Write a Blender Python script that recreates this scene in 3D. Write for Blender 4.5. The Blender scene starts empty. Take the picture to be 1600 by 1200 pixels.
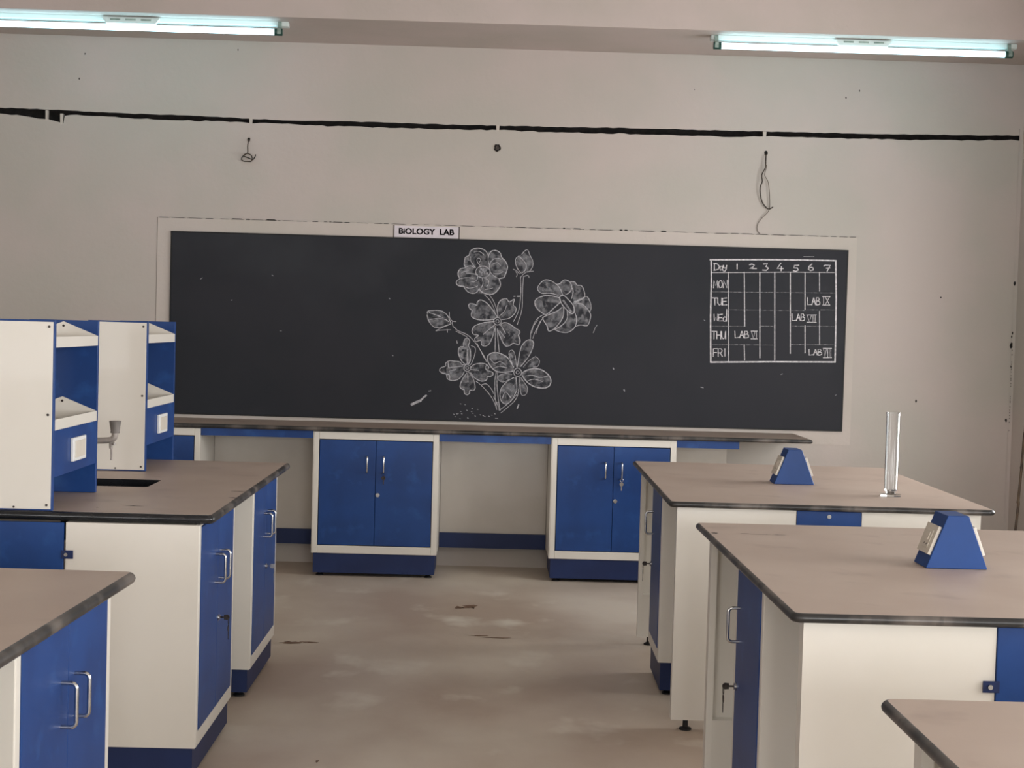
import bpy, bmesh, math, random
from mathutils import Vector, Matrix
C = bpy.context.scene.collection
PI = math.pi

# ---------------- camera ----------------
def make_camera():
    cd = bpy.data.cameras.new('camera'); cam = bpy.data.objects.new('camera', cd); C.objects.link(cam)
    cd.sensor_width = 36; cd.lens = 54.0; cd.clip_start = .05; cd.clip_end = 100
    psi, pit, rol = .0171, .0371, .0277
    r0 = Vector((math.cos(psi), -math.sin(psi), 0))
    fw = Vector((math.sin(psi)*math.cos(pit), math.cos(psi)*math.cos(pit), -math.sin(pit)))
    u0 = Vector((math.sin(psi)*math.sin(pit), math.cos(psi)*math.sin(pit), math.cos(pit)))
    ex = r0*math.cos(rol) + u0*math.sin(rol); ey = -r0*math.sin(rol) + u0*math.cos(rol); ez = -fw
    m = Matrix(((ex.x, ey.x, ez.x, 0), (ex.y, ey.y, ez.y, 0), (ex.z, ey.z, ez.z, 1.55), (0, 0, 0, 1)))
    cam.matrix_world = m
    bpy.context.scene.camera = cam
make_camera()

# ---------------- world, daylight through the windows, exposure ----------------
sc = bpy.context.scene
sc.view_settings.view_transform = 'Standard'; sc.view_settings.look = 'None'
sc.view_settings.gamma = 1; sc.view_settings.use_curve_mapping = False
sc.view_settings.exposure = 0.0
w = bpy.data.worlds.new('sky'); sc.world = w; w.use_nodes = True
bg = w.node_tree.nodes['Background']; bg.inputs[0].default_value = (.75, .88, 1, 1); bg.inputs[1].default_value = 1.0
# room: x -5.2..3.41, y -3.2..9.87, z 0..3.75
RX0, RX1, RY0, RY1, RZ = -5.2, 3.41, -3.2, 9.87, 3.75
# window openings (along the wall from..to, sill, head)
WIN_R = [(5.9, 8.3, .95, 2.35), (2.0, 4.4, .95, 2.35), (-2.2, .4, .95, 2.35)]
WIN_F = [(-4.4, -1.8, .95, 2.35), (.2, 2.8, .95, 2.35)]
def window_light(loc, rot, sx, sy, power, col):
    l = bpy.data.lights.new('daylight', 'AREA'); l.shape = 'RECTANGLE'; l.size = sx; l.size_y = sy
    l.energy = power; l.color = col
    o = bpy.data.objects.new('daylight', l); C.objects.link(o); o.location = loc; o.rotation_euler = rot
    return o
PW_R = [118, 112, 120]
for (a, b, z0, z1), pw in zip(WIN_R, PW_R):
    window_light((RX1+.28, (a+b)/2, (z0+z1)/2), (0, PI/2, 0), z1-z0, b-a, pw, (1, .985, .97))
for (a, b, z0, z1), pw in zip(WIN_F, [95, 205]):
    window_light(((a+b)/2, RY0-.28, (z0+z1)/2), (PI/2, 0, 0), b-a, z1-z0, pw, (1, .995, .985))

# ---------------- materials ----------------
def srgb(r, g, b):
    f = lambda c: (c/255/12.92) if c/255 <= .04045 else ((c/255+.055)/1.055)**2.4
    return (f(r), f(g), f(b), 1)
def mat(name, c1, c2=None, scale=6, rough=.6, metal=0, bump=0, detail=5, lo=.4, hi=.6, c3=None, scale3=40, stretch=None, spec=.5, bumpscale=None, emit=None, coat=0):
    m = bpy.data.materials.new(name); m.use_nodes = True; nt = m.node_tree; N = nt.nodes; L = nt.links
    b = N['Principled BSDF']; b.inputs['Roughness'].default_value = rough; b.inputs['Metallic'].default_value = metal
    b.inputs['Specular IOR Level'].default_value = spec; b.inputs['Coat Weight'].default_value = coat
    tc = N.new('ShaderNodeTexCoord'); vec = tc.outputs['Object']
    if stretch:
        mp = N.new('ShaderNodeMapping'); mp.inputs['Scale'].default_value = stretch; L.new(vec, mp.inputs[0]); vec = mp.outputs[0]
    c2 = c2 or c1
    n = N.new('ShaderNodeTexNoise'); n.inputs['Scale'].default_value = scale; n.inputs['Detail'].default_value = detail; L.new(vec, n.inputs['Vector'])
    r = N.new('ShaderNodeValToRGB'); r.color_ramp.elements[0].position = lo; r.color_ramp.elements[1].position = hi
    r.color_ramp.elements[0].color = c1; r.color_ramp.elements[1].color = c2
    L.new(n.outputs['Fac'], r.inputs[0]); col = r.outputs[0]
    if c3:
        n3 = N.new('ShaderNodeTexNoise'); n3.inputs['Scale'].default_value = scale3; n3.inputs['Detail'].default_value = 4; L.new(vec, n3.inputs['Vector'])
        r3 = N.new('ShaderNodeValToRGB'); r3.color_ramp.elements[0].position = .58; r3.color_ramp.elements[1].position = .72
        r3.color_ramp.elements[0].color = (0, 0, 0, 1); r3.color_ramp.elements[1].color = (1, 1, 1, 1); L.new(n3.outputs['Fac'], r3.inputs[0])
        mx = N.new('ShaderNodeMix'); mx.data_type = 'RGBA'; L.new(r3.outputs[0], mx.inputs[0]); L.new(col, mx.inputs[6]); mx.inputs[7].default_value = c3; col = mx.outputs[2]
    L.new(col, b.inputs['Base Color'])
    if bump:
        nb = N.new('ShaderNodeTexNoise'); nb.inputs['Scale'].default_value = bumpscale or scale*8; nb.inputs['Detail'].default_value = 6; L.new(tc.outputs['Object'], nb.inputs['Vector'])
        bp = N.new('ShaderNodeBump'); bp.inputs['Strength'].default_value = bump; bp.inputs['Distance'].default_value = .01
        L.new(nb.outputs['Fac'], bp.inputs['Height']); L.new(bp.outputs[0], b.inputs['Normal'])
    if emit:
        b.inputs['Emission Color'].default_value = emit[0]; b.inputs['Emission Strength'].default_value = emit[1]
    return m
M = {}
M['wall'] = mat('painted_plaster', srgb(196, 185, 179), srgb(188, 182, 174), 1.3, .7, bump=.12, bumpscale=30)
M['patch'] = mat('patched_plaster', srgb(201, 191, 184), srgb(196, 188, 179), 2.5, .7, bump=.15, bumpscale=40)
M['beam'] = mat('beam_plaster', srgb(198, 185, 180), srgb(190, 180, 173), 1.5, .7, bump=.15, bumpscale=30)
M['ceil'] = mat('ceiling_paint', srgb(206, 200, 194), srgb(200, 194, 188), 1.5, .8)
M['raw_shade'] = mat('raw_groove_shade', srgb(14, 12, 12), srgb(30, 26, 24), 30, .95, bump=.6)  # raw masonry, with the shade of groove and holes put into its near-black colour
M['floor'] = mat('dusty_concrete_floor', srgb(188, 169, 152), srgb(219, 207, 191), .9, .5, bump=.1, lo=.38, hi=.62, c3=srgb(228, 219, 204), scale3=2.6, stretch=(1, .75, 1), detail=9, bumpscale=25)
M['cream'] = mat('cream_powder_coat', srgb(226, 221, 212), srgb(223, 218, 208), 3, .38, coat=.1)
M['back'] = mat('knee_space_panel', srgb(202, 195, 186), srgb(196, 189, 179), 3, .3)
M['blue'] = mat('blue_powder_coat', srgb(24, 66, 130), srgb(21, 59, 119), 4, .4, spec=.35, c3=srgb(33, 77, 140), scale3=9)
M['navy'] = mat('navy_plinth', srgb(28, 46, 92), srgb(25, 41, 84), 5, .5, spec=.35)
M['blackgap'] = mat('dark_gap', srgb(18, 18, 24), rough=.8)
M['top'] = mat('dusty_worktop', srgb(174, 155, 142), srgb(181, 163, 150), 2.2, .45, c3=srgb(164, 145, 133), scale3=5, detail=8, bump=.03)
M['edge'] = mat('worktop_edge', srgb(40, 39, 39), srgb(112, 104, 98), 5, .35, detail=9, lo=.46, hi=.66, stretch=(1, 1, .3), c3=srgb(30, 32, 34), scale3=16)
M['edgeclean'] = mat('worktop_edge_polished', srgb(22, 24, 28), srgb(34, 35, 38), 9, .22)
M['chrome'] = mat('brushed_chrome', srgb(205, 205, 205), srgb(190, 190, 190), 40, .25, 1)
M['darkmetal'] = mat('dark_metal', srgb(72, 66, 62), srgb(52, 46, 44), 60, .4, .8)
M['rubber'] = mat('black_rubber', srgb(22, 22, 24), rough=.6)
M['board'] = mat('chalkboard_slate', srgb(30, 33, 40), srgb(37, 38, 45), 1.3, .65, spec=.35, c3=srgb(44, 46, 52), scale3=1.2, detail=7)
M['boardedge'] = mat('chalkboard_edge', srgb(10, 11, 14), rough=.6)
M['white'] = mat('white_plastic', srgb(232, 232, 230), srgb(226, 226, 224), 8, .35)
M['ivory'] = mat('ivory_plastic', srgb(216, 208, 194), srgb(208, 200, 188), 8, .4)
M['paper'] = mat('sign_paper', srgb(222, 214, 220), srgb(214, 207, 213), 10, .8)
M['ink'] = mat('sign_ink', srgb(28, 20, 26), rough=.7)
M['greytap'] = mat('grey_coated_tap', srgb(168, 160, 154), srgb(150, 144, 140), 25, .4, .2)
M['bell'] = mat('grey_plastic_cup', srgb(124, 118, 114), srgb(108, 104, 100), 25, .6)
M['wire'] = mat('old_wire', srgb(66, 56, 46), srgb(50, 42, 34), 40, .6)
M['wirepale'] = mat('pale_wire', srgb(122, 112, 100), srgb(108, 98, 88), 40, .6)
M['bamboo'] = mat('weathered_bamboo', srgb(92, 74, 56), srgb(62, 48, 38), 14, .6, bump=.3)
M['steel'] = mat('fixture_enamel', srgb(214, 226, 224), rough=.4)
M['holder'] = mat('lamp_holder_plastic', srgb(150, 168, 160), srgb(120, 140, 132), 30, .4)
M['holderdark'] = mat('lamp_holder_green', srgb(20, 70, 62), rough=.4)
M['tube'] = mat('lit_fluorescent_tube', srgb(235, 255, 255), rough=.3, emit=((.50, .88, 1, 1), 6.0))
def chalk_mat(name, col, lo, hi, scale):
    m = bpy.data.materials.new(name); m.use_nodes = True; nt = m.node_tree; N = nt.nodes; L = nt.links
    b = N['Principled BSDF']; b.inputs['Base Color'].default_value = col; b.inputs['Roughness'].default_value = .9
    tc = N.new('ShaderNodeTexCoord'); n = N.new('ShaderNodeTexNoise'); n.inputs['Scale'].default_value = scale; n.inputs['Detail'].default_value = 4
    r = N.new('ShaderNodeMapRange'); r.inputs[1].default_value = .35; r.inputs[2].default_value = .65; r.inputs[3].default_value = lo; r.inputs[4].default_value = hi
    L.new(tc.outputs['Object'], n.inputs[0]); L.new(n.outputs['Fac'], r.inputs[0]); L.new(r.outputs[0], b.inputs['Alpha'])
    return m
M['chalk'] = chalk_mat('chalk', srgb(200, 198, 203), .5, .9, 60)
M['chalkbright'] = chalk_mat('chalk_bold', srgb(226, 222, 226), .6, 1, 60)
M['chalkfaint'] = chalk_mat('chalk_faint', srgb(196, 194, 198), .12, .5, 50)
M['chalkdust'] = chalk_mat('rubbed_chalk', srgb(190, 190, 196), -.05, .36, 30)
def glass_mat():
    m = bpy.data.materials.new('clear_glass'); m.use_nodes = True; b = m.node_tree.nodes['Principled BSDF']
    b.inputs['Base Color'].default_value = (.95, .97, .97, 1); b.inputs['Transmission Weight'].default_value = 1; b.inputs['Roughness'].default_value = .06; b.inputs['IOR'].default_value = 1.47
    return m
M['glass'] = glass_mat()

# ---------------- helpers ----------------
def obj(name, bm, m, parent=None, smooth=False):
    me = bpy.data.meshes.new(name); bmesh.ops.recalc_face_normals(bm, faces=bm.faces) ; bm.to_mesh(me); bm.free()
    for mm in (m if isinstance(m, (list, tuple)) else [m]): me.materials.append(mm)
    if smooth:
        for p in me.polygons: p.use_smooth = True
        try: me.set_sharp_from_angle(angle=math.radians(40))
        except Exception: pass
    o = bpy.data.objects.new(name, me); C.objects.link(o)
    if parent: o.parent = parent
    return o
def tag(o, label, cat, group=None):
    o['label'] = label; o['category'] = cat
    if group: o['group'] = group
    return o
def thing(name, label, cat, loc=(0, 0, 0), rz=0, group=None):
    o = bpy.data.objects.new(name, None); C.objects.link(o); o.empty_display_size = .1
    o.location = loc; o.rotation_euler = (0, 0, rz); return tag(o, label, cat, group)
def struct(name, bm, m, parent=None, smooth=False):
    o = obj(name, bm, m, parent, smooth)
    if not parent: o['kind'] = 'structure'
    return o
def bx(bm, x0, x1, y0, y1, z0, z1, bev=0, mi=0):
    r = bmesh.ops.create_cube(bm, size=1); v = r['verts']
    bmesh.ops.scale(bm, vec=(abs(x1-x0), abs(y1-y0), abs(z1-z0)), verts=v)
    bmesh.ops.translate(bm, vec=((x0+x1)/2, (y0+y1)/2, (z0+z1)/2), verts=v)
    fs = set(f for q in v for f in q.link_faces)
    for f in fs: f.material_index = mi
    if bev:
        es = list(set(e for q in v for e in q.link_edges))
        bmesh.ops.bevel(bm, geom=es, offset=bev, segments=2, affect='EDGES', profile=.5)
    return bm
def box(*a, **k): return bx(bmesh.new(), *a, **k)
def frame_yx(d):
    d = d.normalized(); a = Vector((0, 0, 1)) if abs(d.z) < .9 else Vector((1, 0, 0))
    u = d.cross(a).normalized(); return u, d.cross(u).normalized()
def tube(bm, pts, r, n=10, cap=True):
    pts = [Vector(p) for p in pts]; rr = r if isinstance(r, (list, tuple)) else [r]*len(pts); rings = []; u = None
    for i, p in enumerate(pts):
        d = (pts[min(i+1, len(pts)-1)] - pts[max(i-1, 0)]).normalized()
        if u is None: u, v = frame_yx(d)
        else:
            u = (u - d*u.dot(d)).normalized(); v = d.cross(u).normalized()
        rings.append([bm.verts.new(p + (u*math.cos(2*PI*k/n) + v*math.sin(2*PI*k/n))*rr[i]) for k in range(n)])
    for a, b in zip(rings, rings[1:]):
        for k in range(n): bm.faces.new((a[k], a[(k+1) % n], b[(k+1) % n], b[k]))
    if cap: bm.faces.new(rings[0][::-1]); bm.faces.new(rings[-1])
    return bm
def lathe(bm, prof, n=24, c=(0, 0, 0)):
    rings = []
    for r, z in prof:
        if r < 1e-6: rings.append([bm.verts.new((c[0], c[1], c[2]+z))])
        else: rings.append([bm.verts.new((c[0]+r*math.cos(2*PI*k/n), c[1]+r*math.sin(2*PI*k/n), c[2]+z)) for k in range(n)])
    for a, b in zip(rings, rings[1:]):
        for k in range(n):
            q = [a[k % len(a)], a[(k+1) % len(a)], b[(k+1) % len(b)], b[k % len(b)]]
            q2 = []
            for x in q:
                if x not in q2: q2.append(x)
            if len(q2) > 2: bm.faces.new(q2)
    return bm
def prism(bm, poly, axis, a, b, mi=0):
    # poly in the two other axes, extruded along axis from a to b
    def P(u, v, t): return {'x': (t, u, v), 'y': (u, t, v), 'z': (u, v, t)}[axis]
    A = [bm.verts.new(P(u, v, a)) for u, v in poly]; B = [bm.verts.new(P(u, v, b)) for u, v in poly]
    fs = [bm.faces.new(A), bm.faces.new(B[::-1])]
    n = len(poly)
    for k in range(n): fs.append(bm.faces.new((A[k], B[k], B[(k+1) % n], A[(k+1) % n])))
    for f in fs: f.material_index = mi
    return bm
def smooth_pts(P, sub=4):
    if len(P) < 3: return P
    closed = P[0] == P[-1]; o = []
    n = len(P)
    for i in range(n-1):
        p0 = P[i-1] if i > 0 else (P[-2] if closed else P[0]); p1 = P[i]; p2 = P[i+1]; p3 = P[i+2] if i+2 < n else (P[1] if closed else P[-1])
        for k in range(sub):
            t = k/sub
            o.append(tuple(.5*((2*p1[j]) + (-p0[j]+p2[j])*t + (2*p0[j]-5*p1[j]+4*p2[j]-p3[j])*t*t + (-p0[j]+3*p1[j]-3*p2[j]+p3[j])*t**3) for j in range(len(p1))))
    o.append(P[-1]); return o
def catmull3(P, sub=5): return smooth_pts([tuple(p) for p in P], sub)
def ribbon(bm, P, w, y, mi=0):
    # flat chalk stroke on the board plane, P are (x, z)
    V = [Vector((p[0], p[1])) for p in P]; L = []; R = []
    for i, p in enumerate(V):
        d = V[min(i+1, len(V)-1)] - V[max(i-1, 0)]
        if d.length < 1e-6: d = Vector((1, 0))
        d.normalize(); nrm = Vector((-d.y, d.x))*w/2
        if i == 0: p = p - d*w/3
        if i == len(V)-1: p = p + d*w/3
        L.append(bm.verts.new((p.x+nrm.x, y, p.y+nrm.y))); R.append(bm.verts.new((p.x-nrm.x, y, p.y-nrm.y)))
    for i in range(len(V)-1):
        f = bm.faces.new((L[i], R[i], R[i+1], L[i+1])); f.material_index = mi
def copy_tree(o, parent=None):
    c = o.copy(); C.objects.link(c); c.parent = parent
    for ch in o.children: copy_tree(ch, c)
    return c

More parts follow.
